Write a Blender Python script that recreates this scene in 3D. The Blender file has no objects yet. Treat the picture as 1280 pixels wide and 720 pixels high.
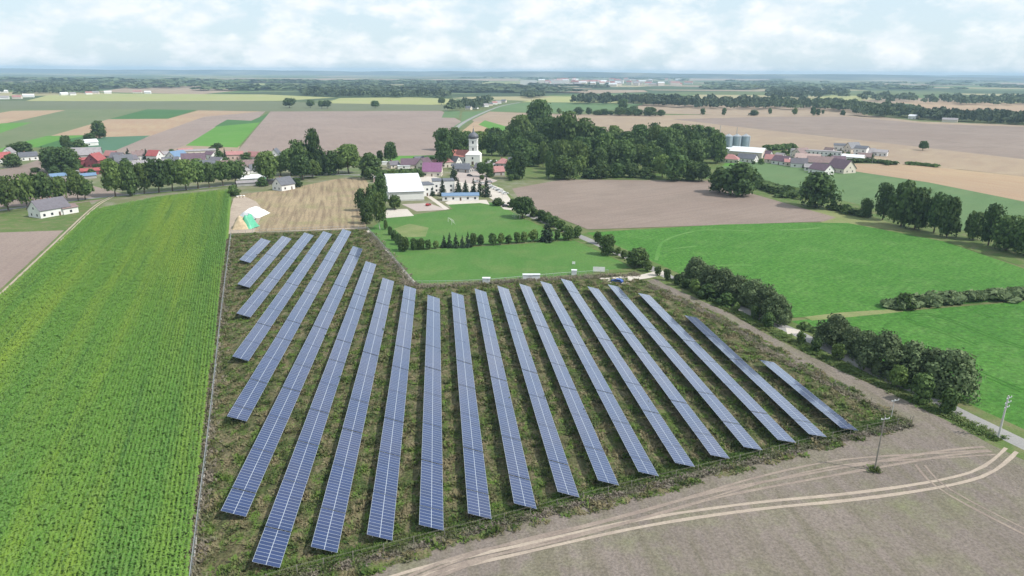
import bpy, math, random
import numpy as np
from mathutils import Vector, Matrix, noise

S = bpy.context.scene
COL = S.collection
R = math.radians

# ------------------------------------------------------------------ camera
F, CX, CY, H = 854.0, 640.0, 360.0, 75.0
PITCH, ROLL = math.atan((360 - 89.5) / 854.0), R(0.40)
_f = Vector((0, math.cos(PITCH), -math.sin(PITCH)))
_u0 = Vector((0, math.sin(PITCH), math.cos(PITCH)))
_r0 = Vector((1, 0, 0))
_r = _r0 * math.cos(ROLL) + _u0 * math.sin(ROLL)
_u = -_r0 * math.sin(ROLL) + _u0 * math.cos(ROLL)
cd = bpy.data.cameras.new('camera')
cam = bpy.data.objects.new('camera', cd)
COL.objects.link(cam)
cd.sensor_width = 36.0
cd.lens = 36.0 * F / 1280.0
cd.clip_start = 1.0
cd.clip_end = 80000.0
M = Matrix((( _r.x, _u.x, -_f.x, 0), (_r.y, _u.y, -_f.y, 0), (_r.z, _u.z, -_f.z, H), (0, 0, 0, 1)))
cam.matrix_world = M
S.camera = cam

def G(px, py, z=0.0):
    """photo pixel -> point of the horizontal plane at height z"""
    d = _f * F + _r * (px - CX) + _u * (CY - py)
    t = (z - H) / d.z
    return Vector((d.x * t, d.y * t, z))

def ppm(px, py):
    """pixels per metre at the ground under this pixel"""
    p = G(px, py) - Vector((0, 0, H))
    return F / p.dot(_f)

def heading(px):
    d = _f * F + _r * (px - CX) + _u * (CY - (86 + 9 * px / 1280.0))
    return math.atan2(d.y, d.x)

# ------------------------------------------------------------------ light
SUN_AZ, SUN_EL = R(108), R(50)          # azimuth clockwise from the camera's heading (+Y)
w = bpy.data.worlds.new('World')
S.world = w
w.use_nodes = True
nt = w.node_tree
nt.nodes.clear()
def N(tree, typ, **kw):
    n = tree.nodes.new(typ)
    for k, v in kw.items():
        setattr(n, k, v)
    return n
out = N(nt, 'ShaderNodeOutputWorld')
bg = N(nt, 'ShaderNodeBackground')
bg.inputs['Strength'].default_value = 0.105
sky = N(nt, 'ShaderNodeTexSky', sky_type='NISHITA', sun_disc=False, sun_elevation=SUN_EL, sun_rotation=SUN_AZ,
        air_density=1.0, dust_density=1.2, ozone_density=2.0, altitude=100)
tc = N(nt, 'ShaderNodeTexCoord')
mp = N(nt, 'ShaderNodeMapping')
mp.inputs['Scale'].default_value = (1.0, 1.0, 2.1)
ns = N(nt, 'ShaderNodeTexNoise')
ns.inputs['Scale'].default_value = 13.0
ns.inputs['Detail'].default_value = 7.0
ns.inputs['Roughness'].default_value = 0.62
rp = N(nt, 'ShaderNodeValToRGB')
rp.color_ramp.elements[0].position = 0.42
rp.color_ramp.elements[1].position = 0.60
ns2 = N(nt, 'ShaderNodeTexNoise')
ns2.inputs['Scale'].default_value = 24.0
ns2.inputs['Detail'].default_value = 6.0
cr = N(nt, 'ShaderNodeValToRGB')       # lit and grey parts of the clouds
cr.color_ramp.elements[0].position = 0.32
cr.color_ramp.elements[0].color = (6.5, 7.0, 7.4, 1)
cr.color_ramp.elements[1].position = 0.62
cr.color_ramp.elements[1].color = (7.9, 8.0, 8.05, 1)
mx = N(nt, 'ShaderNodeMix', data_type='RGBA')
mul = N(nt, 'ShaderNodeMath', operation='MULTIPLY')
mul.inputs[1].default_value = 0.85
veil = N(nt, 'ShaderNodeMix', data_type='RGBA')
veil.inputs[0].default_value = 0.75
veil.inputs[7].default_value = (5.6, 6.8, 7.55, 1)
L = nt.links.new
L(tc.outputs['Generated'], mp.inputs[0]); L(mp.outputs[0], ns.inputs['Vector']); L(mp.outputs[0], ns2.inputs['Vector'])
L(ns.outputs['Fac'], rp.inputs[0]); L(ns2.outputs['Fac'], cr.inputs[0])
L(rp.outputs[0], mul.inputs[0]); L(mul.outputs[0], mx.inputs[0])
L(sky.outputs[0], veil.inputs[6]); L(veil.outputs[2], mx.inputs[6]); L(cr.outputs[0], mx.inputs[7])
L(mx.outputs[2], bg.inputs[0]); L(bg.outputs[0], out.inputs[0])

sd = bpy.data.lights.new('sun', 'SUN')
sd.energy = 3.6
sd.angle = R(0.9)
sd.color = (1.0, 0.955, 0.88)
sun = bpy.data.objects.new('sun', sd)
COL.objects.link(sun)
to_sun = Vector((math.sin(SUN_AZ) * math.cos(SUN_EL), math.cos(SUN_AZ) * math.cos(SUN_EL), math.sin(SUN_EL)))
sun.rotation_euler = to_sun.to_track_quat('Z', 'Y').to_euler()
sun.location = (0, 0, 300)

S.view_settings.view_transform = 'Standard'
S.view_settings.look = 'None'
S.view_settings.exposure = 0.40
S.view_settings.gamma = 1.0
S.cycles.use_denoising = True
S.cycles.max_bounces = 6
S.cycles.diffuse_bounces = 2
S.cycles.glossy_bounces = 2
S.cycles.transparent_max_bounces = 8
S.cycles.volume_bounces = 0

# ------------------------------------------------------------------ materials
def newmat(name):
    m = bpy.data.materials.new(name)
    m.use_nodes = True
    t = m.node_tree
    b = t.nodes['Principled BSDF']
    b.inputs['Roughness'].default_value = 0.85
    return m, t, b

def setc(sock, c):
    sock.default_value = (c[0], c[1], c[2], 1)

def mixrgb(t, fac, a, b, blend='MIX'):
    n = N(t, 'ShaderNodeMix', data_type='RGBA', blend_type=blend)
    if isinstance(fac, (int, float)): n.inputs[0].default_value = fac
    else: t.links.new(fac, n.inputs[0])
    for i, v in ((6, a), (7, b)):
        if isinstance(v, tuple): setc(n.inputs[i], v)
        else: t.links.new(v, n.inputs[i])
    return n.outputs[2]

def noise_fac(t, vec, scale, lo, hi, detail=4, rough=0.55):
    n = N(t, 'ShaderNodeTexNoise')
    n.inputs['Scale'].default_value = scale
    n.inputs['Detail'].default_value = detail
    n.inputs['Roughness'].default_value = rough
    t.links.new(vec, n.inputs['Vector'])
    m = N(t, 'ShaderNodeMapRange')
    m.inputs[1].default_value = lo
    m.inputs[2].default_value = hi
    t.links.new(n.outputs['Fac'], m.inputs[0])
    return m.outputs[0], n.outputs['Fac']

def plain(name, c, rough=0.7, var=0.12, scale=0.8, metal=0.0):
    m, t, b = newmat(name)
    g = N(t, 'ShaderNodeNewGeometry')
    f, _ = noise_fac(t, g.outputs['Position'], scale, 0.3, 0.7)
    d = tuple(max(0, x * (1 - var)) for x in c)
    e = tuple(min(1, x * (1 + var)) for x in c)
    t.links.new(mixrgb(t, f, d, e), b.inputs['Base Color'])
    b.inputs['Roughness'].default_value = rough
    b.inputs['Metallic'].default_value = metal
    return m

def field_mat(name, c1, c2, c3=None, big=0.012, mid=0.12, fine=1.6, ang=None, per=3.0, stripe=0.5, cs=None, bump=0.25, spec=0.2, long=0.02, amp=(0.78, 1.2), flo=(0.25, 0.75)):
    """bare soil, crop and grass: broad patches c1/c2, flecks c3, streaks cs along the working direction ang"""
    m, t, b = newmat(name)
    b.inputs['Specular IOR Level'].default_value = spec
    b.inputs['Roughness'].default_value = 0.9
    g = N(t, 'ShaderNodeNewGeometry')
    P = g.outputs['Position']
    f1, _ = noise_fac(t, P, big, 0.34, 0.66, 5, 0.6)
    col = mixrgb(t, f1, c1, c2)
    f2, _ = noise_fac(t, P, mid, 0.48, 0.75, 5, 0.6)
    if c3:
        col = mixrgb(t, f2, col, c3)
    if ang is not None:
        mp = N(t, 'ShaderNodeMapping', vector_type='TEXTURE')
        mp.inputs['Rotation'].default_value = (0, 0, ang)
        mp.inputs['Scale'].default_value = (1 / long, per, 1)
        t.links.new(P, mp.inputs[0])
        f4, _ = noise_fac(t, mp.outputs[0], 1.0, 0.42, 0.68, 3, 0.6)
        k = N(t, 'ShaderNodeMath', operation='MULTIPLY')
        k.inputs[1].default_value = stripe
        t.links.new(f4, k.inputs[0])
        col = mixrgb(t, k.outputs[0], col, cs or tuple(x * 0.7 for x in c1))
    f3, raw = noise_fac(t, P, fine, flo[0], flo[1], 6, 0.7)
    lo = mixrgb(t, f3, (amp[0],) * 3, (amp[1],) * 3)
    col = mixrgb(t, 1.0, col, lo, 'MULTIPLY')
    t.links.new(col, b.inputs['Base Color'])
    if bump:
        bp = N(t, 'ShaderNodeBump')
        bp.inputs['Strength'].default_value = bump
        bp.inputs['Distance'].default_value = 0.4
        t.links.new(raw, bp.inputs['Height'])
        t.links.new(bp.outputs[0], b.inputs['Normal'])
    return m

def leaf_mat(name, dark, light, warm=None, trans=0.25):
    m, t, b = newmat(name)
    b.inputs['Roughness'].default_value = 0.75
    b.inputs['Specular IOR Level'].default_value = 0.25
    g = N(t, 'ShaderNodeNewGeometry')
    oi = N(t, 'ShaderNodeObjectInfo')
    col = mixrgb(t, g.outputs['Random Per Island'], dark, light)
    f, _ = noise_fac(t, g.outputs['Position'], 0.35, 0.4, 0.7)
    if warm:
        col = mixrgb(t, f, col, warm)
    k = N(t, 'ShaderNodeMapRange')
    k.inputs[3].default_value = 0.72
    k.inputs[4].default_value = 1.3
    t.links.new(oi.outputs['Random'], k.inputs[0])
    cc = N(t, 'ShaderNodeCombineColor')
    for i in range(3): t.links.new(k.outputs[0], cc.inputs[i])
    col = mixrgb(t, 1.0, col, cc.outputs[0], 'MULTIPLY')
    t.links.new(col, b.inputs['Base Color'])
    tr = N(t, 'ShaderNodeBsdfTranslucent')
    t.links.new(col, tr.inputs[0])
    ms = N(t, 'ShaderNodeMixShader')
    ms.inputs[0].default_value = trans
    o = t.nodes['Material Output']
    t.links.new(b.outputs[0], ms.inputs[1]); t.links.new(tr.outputs[0], ms.inputs[2]); t.links.new(ms.outputs[0], o.inputs[0])
    return m

MAT = {}
LEAF = leaf_mat('leaf_dark', (0.034, 0.068, 0.020), (0.086, 0.146, 0.042))
LEAF2 = leaf_mat('leaf_mid', (0.046, 0.086, 0.024), (0.112, 0.174, 0.050))
LEAF3 = leaf_mat('leaf_light', (0.075, 0.125, 0.030), (0.155, 0.220, 0.062))
LEAFG = leaf_mat('leaf_grey', (0.070, 0.106, 0.044), (0.145, 0.195, 0.088))
NEEDLE = leaf_mat('needles', (0.012, 0.028, 0.014), (0.030, 0.052, 0.024), trans=0.1)
BARK = plain('bark', (0.10, 0.075, 0.055), 0.9, 0.3, 4)
BIRCH = plain('birch_bark', (0.45, 0.43, 0.40), 0.9, 0.3, 4)
WHITE = plain('white_render', (0.70, 0.69, 0.67), 0.8, 0.05, 0.3)
CREAM = plain('cream_render', (0.62, 0.56, 0.48), 0.8, 0.08, 0.3)
PINKR = plain('pink_render', (0.55, 0.40, 0.36), 0.8, 0.1, 0.3)
GREYR = plain('grey_render', (0.36, 0.35, 0.34), 0.85, 0.12, 0.3)
BRICK = plain('red_brick', (0.26, 0.065, 0.085), 0.85, 0.25, 0.8)
DARKW = plain('dark_timber', (0.06, 0.05, 0.05), 0.8, 0.3, 1)
T_RED = plain('red_tile', (0.30, 0.075, 0.075), 0.7, 0.2, 0.7)
T_PINK = plain('faded_red_tile', (0.35, 0.165, 0.16), 0.75, 0.15, 0.7)
T_PURPLE = plain('purple_tile', (0.20, 0.085, 0.17), 0.55, 0.15, 0.7)
T_DPURP = plain('dark_purple_tile', (0.12, 0.075, 0.10), 0.6, 0.2, 0.7)
T_BROWN = plain('brown_tile', (0.20, 0.14, 0.135), 0.75, 0.2, 0.7)
T_GREY = plain('grey_sheet', (0.27, 0.25, 0.26), 0.7, 0.15, 0.5)
T_SLATE = plain('slate', (0.10, 0.105, 0.125), 0.55, 0.2, 0.7)
T_PALE = plain('pale_tile', (0.42, 0.31, 0.28), 0.75, 0.15, 0.7)
T_HOUSE = plain('dark_grey_tile', (0.125, 0.115, 0.135), 0.6, 0.15, 0.7)
T_BLUE = plain('blue_sheet', (0.13, 0.21, 0.33), 0.5, 0.12, 0.5)
T_WHITE = plain('white_sheet', (0.64, 0.66, 0.68), 0.45, 0.03, 0.1)
GLASS = plain('window_glass', (0.03, 0.035, 0.045), 0.1, 0.2, 2)
DOORM = plain('door_wood', (0.10, 0.06, 0.04), 0.6, 0.2, 3)
CHIM = plain('chimney_brick', (0.24, 0.12, 0.09), 0.85, 0.2, 3)
CONC = plain('concrete', (0.46, 0.45, 0.43), 0.9, 0.12, 0.6)
GALV = plain('galvanised', (0.42, 0.44, 0.46), 0.4, 0.1, 1.5, 0.6)
SILOM = plain('silo_steel', (0.34, 0.42, 0.48), 0.4, 0.08, 0.4, 0.3)
BLACK = plain('black_rubber', (0.02, 0.02, 0.02), 0.7, 0.2, 2)
WOODP = plain('weathered_wood', (0.23, 0.21, 0.18), 0.85, 0.2, 2)
TARPW = plain('white_tarp', (0.74, 0.74, 0.72), 0.5, 0.06, 0.5)
TARPG = plain('green_tarp', (0.10, 0.42, 0.26), 0.45, 0.15, 0.5)
TARPK = plain('grey_tarp', (0.33, 0.35, 0.37), 0.5, 0.25, 0.8)
STRAW = plain('pale_straw', (0.48, 0.38, 0.25), 0.95, 0.2, 0.9)

# ------------------------------------------------------------------ helpers
def mesh_np(name, V, Fq, mat, uv=None, smooth=False):
    V = np.asarray(V, dtype=np.float32)
    Fq = np.asarray(Fq, dtype=np.int32)
    me = bpy.data.meshes.new(name)
    k = Fq.shape[1]
    me.vertices.add(len(V)); me.vertices.foreach_set('co', V.ravel())
    me.loops.add(Fq.size); me.loops.foreach_set('vertex_index', Fq.ravel())
    me.polygons.add(len(Fq)); me.polygons.foreach_set('loop_start', np.arange(0, Fq.size, k, dtype=np.int32))
    me.update(calc_edges=True)
    if smooth: me.polygons.foreach_set('use_smooth', np.ones(len(Fq), dtype=bool))
    if mat: me.materials.append(mat)
    return me

class MB:
    def __init__(s): s.v, s.f = [], []
    def add(s, vs, fs):
        o = len(s.v)
        s.v += [tuple(v) for v in vs]
        s.f += [tuple(i + o for i in f) for f in fs]
        return s
    def box(s, x0, x1, y0, y1, z0, z1):
        vs = [(x0, y0, z0), (x1, y0, z0), (x1, y1, z0), (x0, y1, z0), (x0, y0, z1), (x1, y0, z1), (x1, y1, z1), (x0, y1, z1)]
        return s.add(vs, [(3, 2, 1, 0), (4, 5, 6, 7), (0, 1, 5, 4), (1, 2, 6, 5), (2, 3, 7, 6), (3, 0, 4, 7)])
    def prism(s, pts, y0, y1):
        """outline pts in (x, z), extruded along y"""
        n = len(pts)
        vs = [(x, y0, z) for x, z in pts] + [(x, y1, z) for x, z in pts]
        fs = [tuple(range(n)), tuple(range(2 * n - 1, n - 1, -1))]
        fs += [((i + 1) % n, i, n + i, n + (i + 1) % n) for i in range(n)]
        return s.add(vs, fs)
    def tube(s, p, q, r0, r1=None, n=8, cap=True):
        p, q = Vector(p), Vector(q)
        r1 = r0 if r1 is None else r1
        d = (q - p).normalized()
        a = d.orthogonal().normalized(); b = d.cross(a)
        vs = []
        for c, r in ((p, r0), (q, r1)):
            for i in range(n):
                t = 2 * math.pi * i / n
                vs.append(c + a * (r * math.cos(t)) + b * (r * math.sin(t)))
        fs = [(i, (i + 1) % n, n + (i + 1) % n, n + i) for i in range(n)]
        if cap: fs += [tuple(range(n - 1, -1, -1)), tuple(range(n, 2 * n))]
        return s.add(vs, fs)
    def lathe(s, prof, n=16, cx=0, cy=0):
        vs = []
        for r, z in prof:
            for i in range(n):
                t = 2 * math.pi * i / n
                vs.append((cx + r * math.cos(t), cy + r * math.sin(t), z))
        fs = []
        for k in range(len(prof) - 1):
            for i in range(n):
                j = (i + 1) % n
                fs.append((k * n + i, k * n + j, (k + 1) * n + j, (k + 1) * n + i))
        return s.add(vs, fs)
    def mesh(s, name, mat, smooth=False):
        me = bpy.data.meshes.new(name)
        me.from_pydata(s.v, [], s.f)
        if mat: me.materials.append(mat)
        if smooth: me.polygons.foreach_set('use_smooth', [True] * len(me.polygons))
        me.update()
        return me

def tag(o, label=None, cat=None, group=None, kind=None):
    if label: o['label'] = label
    if cat: o['category'] = cat
    if group: o['group'] = group
    if kind: o['kind'] = kind
    return o
def root(name, loc, rz=0, label=None, cat=None, group=None):
    o = bpy.data.objects.new(name, None)
    o.empty_display_size = 0.5
    COL.objects.link(o)
    o.location = loc
    o.rotation_euler = (0, 0, rz)
    return tag(o, label, cat, group)
def part(name, me, parent=None, loc=None, rz=0, label=None):
    o = bpy.data.objects.new(name, me)
    COL.objects.link(o)
    if parent: o.parent = parent
    if loc is not None: o.location = loc
    if rz: o.rotation_euler = (0, 0, rz)
    if label: o['label'] = label
    return o

ORD = ['first', 'second', 'third', 'fourth', 'fifth', 'sixth', 'seventh', 'eighth', 'ninth', 'tenth', 'eleventh', 'twelfth',
       'thirteenth', 'fourteenth', 'fifteenth', 'sixteenth', 'seventeenth', 'eighteenth', 'nineteenth', 'twentieth', 'twenty-first']

# ------------------------------------------------------------------ ground
GROUND = None
def make_ground_mat():
    m, t, b = newmat('countryside')
    b.inputs['Specular IOR Level'].default_value = 0.15
    g = N(t, 'ShaderNodeNewGeometry')
    P = g.outputs['Position']
    mp = N(t, 'ShaderNodeMapping')
    mp.inputs['Rotation'].default_value = (0, 0, 0.35)
    mp.inputs['Scale'].default_value = (1 / 520, 1 / 380, 1)
    t.links.new(P, mp.inputs[0])
    v = N(t, 'ShaderNodeTexVoronoi')
    v.inputs['Scale'].default_value = 1.0
    v.inputs['Randomness'].default_value = 0.75
    t.links.new(mp.outputs[0], v.inputs['Vector'])
    sp = N(t, 'ShaderNodeSeparateColor')
    t.links.new(v.outputs['Color'], sp.inputs[0])
    r = N(t, 'ShaderNodeValToRGB')
    r.color_ramp.interpolation = 'CONSTANT'
    es = [(0.0, (0.10, 0.13, 0.05)), (0.22, (0.055, 0.085, 0.035)), (0.45, (0.30, 0.27, 0.15)), (0.58, (0.09, 0.14, 0.045)), (0.75, (0.27, 0.21, 0.15)), (0.86, (0.045, 0.07, 0.03))]
    e = r.color_ramp.elements
    e[0].position, e[0].color = es[0][0], (*es[0][1], 1)
    e[1].position, e[1].color = es[1][0], (*es[1][1], 1)
    for p, c in es[2:]:
        n = e.new(p); n.color = (*c, 1)
    t.links.new(sp.outputs[0], r.inputs[0])
    f, raw = noise_fac(t, P, 0.08, 0.35, 0.7, 6, 0.6)
    near = mixrgb(t, f, (0.075, 0.115, 0.035), (0.16, 0.16, 0.075))
    sx = N(t, 'ShaderNodeSeparateXYZ')
    t.links.new(P, sx.inputs[0])
    k = N(t, 'ShaderNodeMapRange')
    k.inputs[1].default_value = 1500; k.inputs[2].default_value = 1900
    t.links.new(sx.outputs[1], k.inputs[0])
    t.links.new(mixrgb(t, k.outputs[0], near, r.outputs[0]), b.inputs['Base Color'])
    return m
gm = MB().add([(-15500, -900, 0), (15500, -900, 0), (15500, 16500, 0), (-15500, 16500, 0)], [(0, 1, 2, 3)]).mesh('ground', make_ground_mat())
tag(part('ground', gm), kind='structure')

LAYER = [0]
def sheet(name, pts, mat, z=None):
    """a field or pavement traced on the ground plane; later sheets lie a few mm above earlier ones"""
    LAYER[0] += 1
    z = z if z is not None else 0.006 * min(LAYER[0], 14) + 0.0012 * max(0, LAYER[0] - 14)
    vs = [G(x, y, 0) for x, y in pts]
    vs = [(v.x, v.y, z) for v in vs]
    a = sum(vs[i][0] * vs[(i + 1) % len(vs)][1] - vs[(i + 1) % len(vs)][0] * vs[i][1] for i in range(len(vs)))
    if a < 0: vs.reverse()
    import mathutils
    tess = mathutils.geometry.tessellate_polygon([[Vector(v) for v in vs]])
    me = bpy.data.meshes.new(name)
    me.from_pydata(vs, [], [tuple(t) for t in tess])
    me.materials.append(mat)
    import bmesh
    b = bmesh.new(); b.from_mesh(me); bmesh.ops.recalc_face_normals(b, faces=b.faces)
    if b.faces and sum(f.normal.z for f in b.faces) < 0: bmesh.ops.reverse_faces(b, faces=b.faces)
    b.to_mesh(me); b.free()
    return tag(part(name, me), kind='structure')

def smooth_line(pts, step=4.0):
    """Catmull-Rom through world points"""
    P = [Vector(p) for p in pts]
    P = [P[0] * 2 - P[1]] + P + [P[-1] * 2 - P[-2]]
    o = []
    for i in range(1, len(P) - 2):
        n = max(2, int((P[i + 1] - P[i]).length / step))
        for k in range(n):
            t = k / n
            a, b, c, d = P[i - 1], P[i], P[i + 1], P[i + 2]
            o.append(0.5 * ((2 * b) + (c - a) * t + (2 * a - 5 * b + 4 * c - d) * t * t + (3 * b - a - 3 * c + d) * t ** 3))
    o.append(P[-2].copy())
    return o

def strip(name, pts, width, mat, off=0.0, z=None, step=4.0, wob=.12):
    """a band of given width along a line of photo pixels on the ground"""
    LAYER[0] += 1
    z = z if z is not None else 0.006 * min(LAYER[0], 14) + 0.0012 * max(0, LAYER[0] - 14)
    W = smooth_line([G(x, y) for x, y in pts], step)
    vs, fs = [], []
    for i, p in enumerate(W):
        d = (W[min(i + 1, len(W) - 1)] - W[max(i - 1, 0)]); d.z = 0; d.normalize()
        n = Vector((-d.y, d.x, 0))
        ww = width * (1 + wob * noise.noise(Vector((p.x * .15, p.y * .15, off)))) / 2
        a, b = p + n * (off - ww), p + n * (off + ww)
        vs += [(a.x, a.y, z), (b.x, b.y, z)]
        if i: fs.append((2 * i - 2, 2 * i, 2 * i + 1, 2 * i - 1))
    me = bpy.data.meshes.new(name)
    me.from_pydata(vs, [], fs); me.materials.append(mat)
    return tag(part(name, me), kind='structure')

ANG_SITE = heading(535)      # solar rows
ANG_MAIZE = heading(300)
soil = dict(big=0.006, mid=0.03, fine=0.9, bump=0.3)
F_SOIL = field_mat('bare_soil', (0.215, 0.165, 0.14), (0.25, 0.20, 0.168), (0.19, 0.15, 0.125), ang=heading(1900), per=3, stripe=0.45, cs=(0.17, 0.13, 0.11), **soil)
F_PLOUGH = field_mat('ploughed_soil', (0.170, 0.143, 0.126), (0.204, 0.172, 0.150), (0.165, 0.17, 0.095), big=0.03, mid=0.09, fine=2.2, bump=0.5, ang=ANG_SITE, per=2.8, stripe=0.75, cs=(0.14, 0.125, 0.09), long=0.04, amp=(0.72, 1.25), flo=(0.36, 0.64))
F_SOIL2 = field_mat('pale_soil', (0.225, 0.172, 0.15), (0.265, 0.208, 0.18), (0.205, 0.158, 0.138), ang=heading(330), per=5, stripe=0.4, cs=(0.28, 0.225, 0.19), **soil)
F_TAN = field_mat('stubble_tan', (0.305, 0.235, 0.165), (0.265, 0.205, 0.155), (0.335, 0.27, 0.185), ang=heading(1500), per=14, stripe=0.5, cs=(0.25, 0.18, 0.135), **soil)
F_TAN2 = field_mat('tan_strip', (0.36, 0.27, 0.17), (0.30, 0.215, 0.15), ang=heading(250), per=8, stripe=0.5, cs=(0.30, 0.18, 0.12), **soil)
F_STUB = field_mat('mown_stubble', (0.33, 0.26, 0.165), (0.28, 0.215, 0.14), (0.20, 0.20, 0.09), big=0.02, mid=0.05, fine=1.0, ang=heading(420), per=2.2, stripe=0.95, cs=(0.175, 0.13, 0.085), bump=0.4, long=0.025, amp=(0.75, 1.25), flo=(0.36, 0.64))
F_DULL = field_mat('dull_green', (0.115, 0.15, 0.07), (0.14, 0.165, 0.085), (0.10, 0.14, 0.06), ang=heading(200), per=6, stripe=0.3, cs=(0.16, 0.17, 0.09), **soil)
F_OLIVE = field_mat('olive_band', (0.115, 0.135, 0.075), (0.13, 0.145, 0.085), **soil)
F_YEL = field_mat('pale_yellow_green', (0.30, 0.30, 0.13), (0.26, 0.29, 0.11), (0.33, 0.31, 0.16), **soil)
F_BRIGHT = field_mat('bright_green', (0.075, 0.20, 0.028), (0.095, 0.225, 0.035), (0.11, 0.22, 0.05), big=0.01, mid=0.05, fine=1.2, bump=0.3)
F_DKGR = field_mat('dark_green_crop', (0.04, 0.115, 0.032), (0.055, 0.135, 0.04), **soil)
F_TEAL = field_mat('blue_green_crop', (0.06, 0.135, 0.085), (0.08, 0.16, 0.09), **soil)
F_BEET = field_mat('lush_crop', (0.048, 0.145, 0.020), (0.066, 0.178, 0.027), (0.090, 0.195, 0.042), big=0.016, mid=0.07, fine=0.7, ang=heading(1500), per=1.6, stripe=0.55, cs=(0.030, 0.120, 0.012), bump=0.9, long=0.09, amp=(0.68, 1.3), flo=(0.36, 0.64))
F_DRYG = field_mat('dry_grass', (0.17, 0.20, 0.075), (0.22, 0.22, 0.10), (0.12, 0.18, 0.05), big=0.05, mid=0.2, fine=1.5, bump=0.5)
F_MEAD = field_mat('meadow_green', (0.085, 0.155, 0.06), (0.105, 0.17, 0.07), (0.12, 0.175, 0.075), ang=heading(1500), per=10, stripe=0.3, **soil)
F_TURF = field_mat('sports_turf', (0.055, 0.145, 0.028), (0.075, 0.165, 0.034), (0.11, 0.17, 0.05), big=0.02, mid=0.06, fine=1.4, ang=heading(700), per=4, stripe=0.4, cs=(0.088, 0.172, 0.045), bump=0.3, amp=(0.8, 1.2), flo=(0.36, 0.64))
F_WORN = field_mat('worn_turf', (0.19, 0.21, 0.09), (0.11, 0.17, 0.05), big=0.08, mid=0.2, fine=1.4, bump=0.15)
F_SITE = field_mat('weedy_soil', (0.050, 0.075, 0.020), (0.098, 0.088, 0.044), (0.036, 0.058, 0.014), big=0.09, mid=0.28, fine=1.8, ang=ANG_SITE, per=1.7, stripe=0.6, cs=(0.20, 0.16, 0.105), bump=0.9, long=0.12, amp=(0.45, 1.55), flo=(0.36, 0.64))
F_MAIZE = field_mat('maize_floor', (0.12, 0.22, 0.04), (0.14, 0.24, 0.045), big=0.02, mid=0.1, fine=2, bump=0.3)
F_TRACK = field_mat('dirt_track', (0.33, 0.27, 0.22), (0.40, 0.33, 0.265), (0.29, 0.235, 0.19), big=0.08, mid=0.3, fine=2.0, bump=0.2)
F_TYRE = field_mat('tyre_track', (0.33, 0.275, 0.225), (0.40, 0.335, 0.275), (0.27, 0.22, 0.185), big=0.3, mid=0.15, fine=2.0, bump=0.15)
F_TYRE2 = field_mat('faint_tyre_track', (0.22, 0.178, 0.152), (0.285, 0.235, 0.195), (0.215, 0.17, 0.148), big=0.25, mid=0.12, fine=2.0, bump=0.15)
F_VERGE = field_mat('grass_verge', (0.075, 0.13, 0.03), (0.115, 0.15, 0.05), (0.17, 0.155, 0.085), big=0.05, mid=0.2, fine=1.5, bump=0.5)
F_DRYV = field_mat('dry_verge', (0.135, 0.118, 0.096), (0.18, 0.157, 0.13), (0.095, 0.10, 0.055), big=0.08, mid=0.35, fine=2, bump=0.9, amp=(0.5, 1.5), flo=(0.36, 0.64))
F_ASPH = field_mat('asphalt', (0.235, 0.23, 0.225), (0.275, 0.268, 0.26), big=0.05, mid=0.2, fine=3, bump=0.05)
F_PAVE = field_mat('pale_paving', (0.46, 0.42, 0.37), (0.52, 0.475, 0.42), big=0.06, mid=0.2, fine=2, bump=0.05)
F_PINKP = field_mat('pinkish_gravel', (0.36, 0.30, 0.28), (0.41, 0.35, 0.32), big=0.05, mid=0.2, fine=2, bump=0.1)
F_GARD = field_mat('garden_ground', (0.10, 0.14, 0.05), (0.17, 0.16, 0.09), (0.26, 0.24, 0.20), big=0.03, mid=0.08, fine=1.2, bump=0.3)
F_BEETP = field_mat('pressed_crop', (0.065, 0.185, 0.028), (0.13, 0.235, 0.07), big=0.05, mid=0.2, fine=1.5, bump=0.3)
F_BEETD = field_mat('crop_wheelmark', (0.03, 0.13, 0.012), (0.05, 0.16, 0.02), big=0.05, mid=0.3, fine=1.5, bump=0.5)

# distant fields
sheet('dry_field', [(120, 115), (170, 107.5), (270, 109), (300, 113), (250, 118)], F_TAN)
sheet('yellow_field', [(25, 128), (60, 119), (150, 117), (330, 118), (420, 122), (350, 126), (160, 126.5)], F_YEL)
sheet('olive_field', [(-60, 137), (-60, 126), (150, 126.5), (340, 126), (400, 129), (560, 131), (560, 138), (330, 139), (120, 137)], F_OLIVE)
sheet('yellow_field', [(405, 129), (425, 122.5), (520, 121.5), (570, 124), (572, 129.5), (545, 131)], F_YEL)
sheet('yellow_field', [(652, 127.5), (690, 121), (740, 120), (850, 124.5), (852, 127.5), (760, 128.5)], F_YEL)
sheet('dry_field', [(680, 115), (690, 112), (805, 112.5), (810, 115), (740, 117)], F_TAN)
sheet('dull_field', [(612, 139.5), (628, 131), (660, 128), (770, 129), (805, 130), (772, 137.5), (700, 141)], F_MEAD)
sheet('bare_field', [(770, 141), (806, 130), (960, 130.5), (1090, 133), (1085, 143), (960, 144.5)], F_TAN)
sheet('yellow_field', [(1005, 125), (1040, 119), (1080, 120), (1075, 127)], F_YEL)
sheet('bare_field', [(1090, 133), (1140, 126), (1330, 130), (1330, 150), (1140, 146)], F_TAN2)
sheet('green_field', [(1096, 136), (1106, 129), (1140, 130), (1136, 138)], F_MEAD)
sheet('pale_field', [(1215, 126), (1330, 121), (1330, 128), (1260, 129)], F_YEL)
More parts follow.
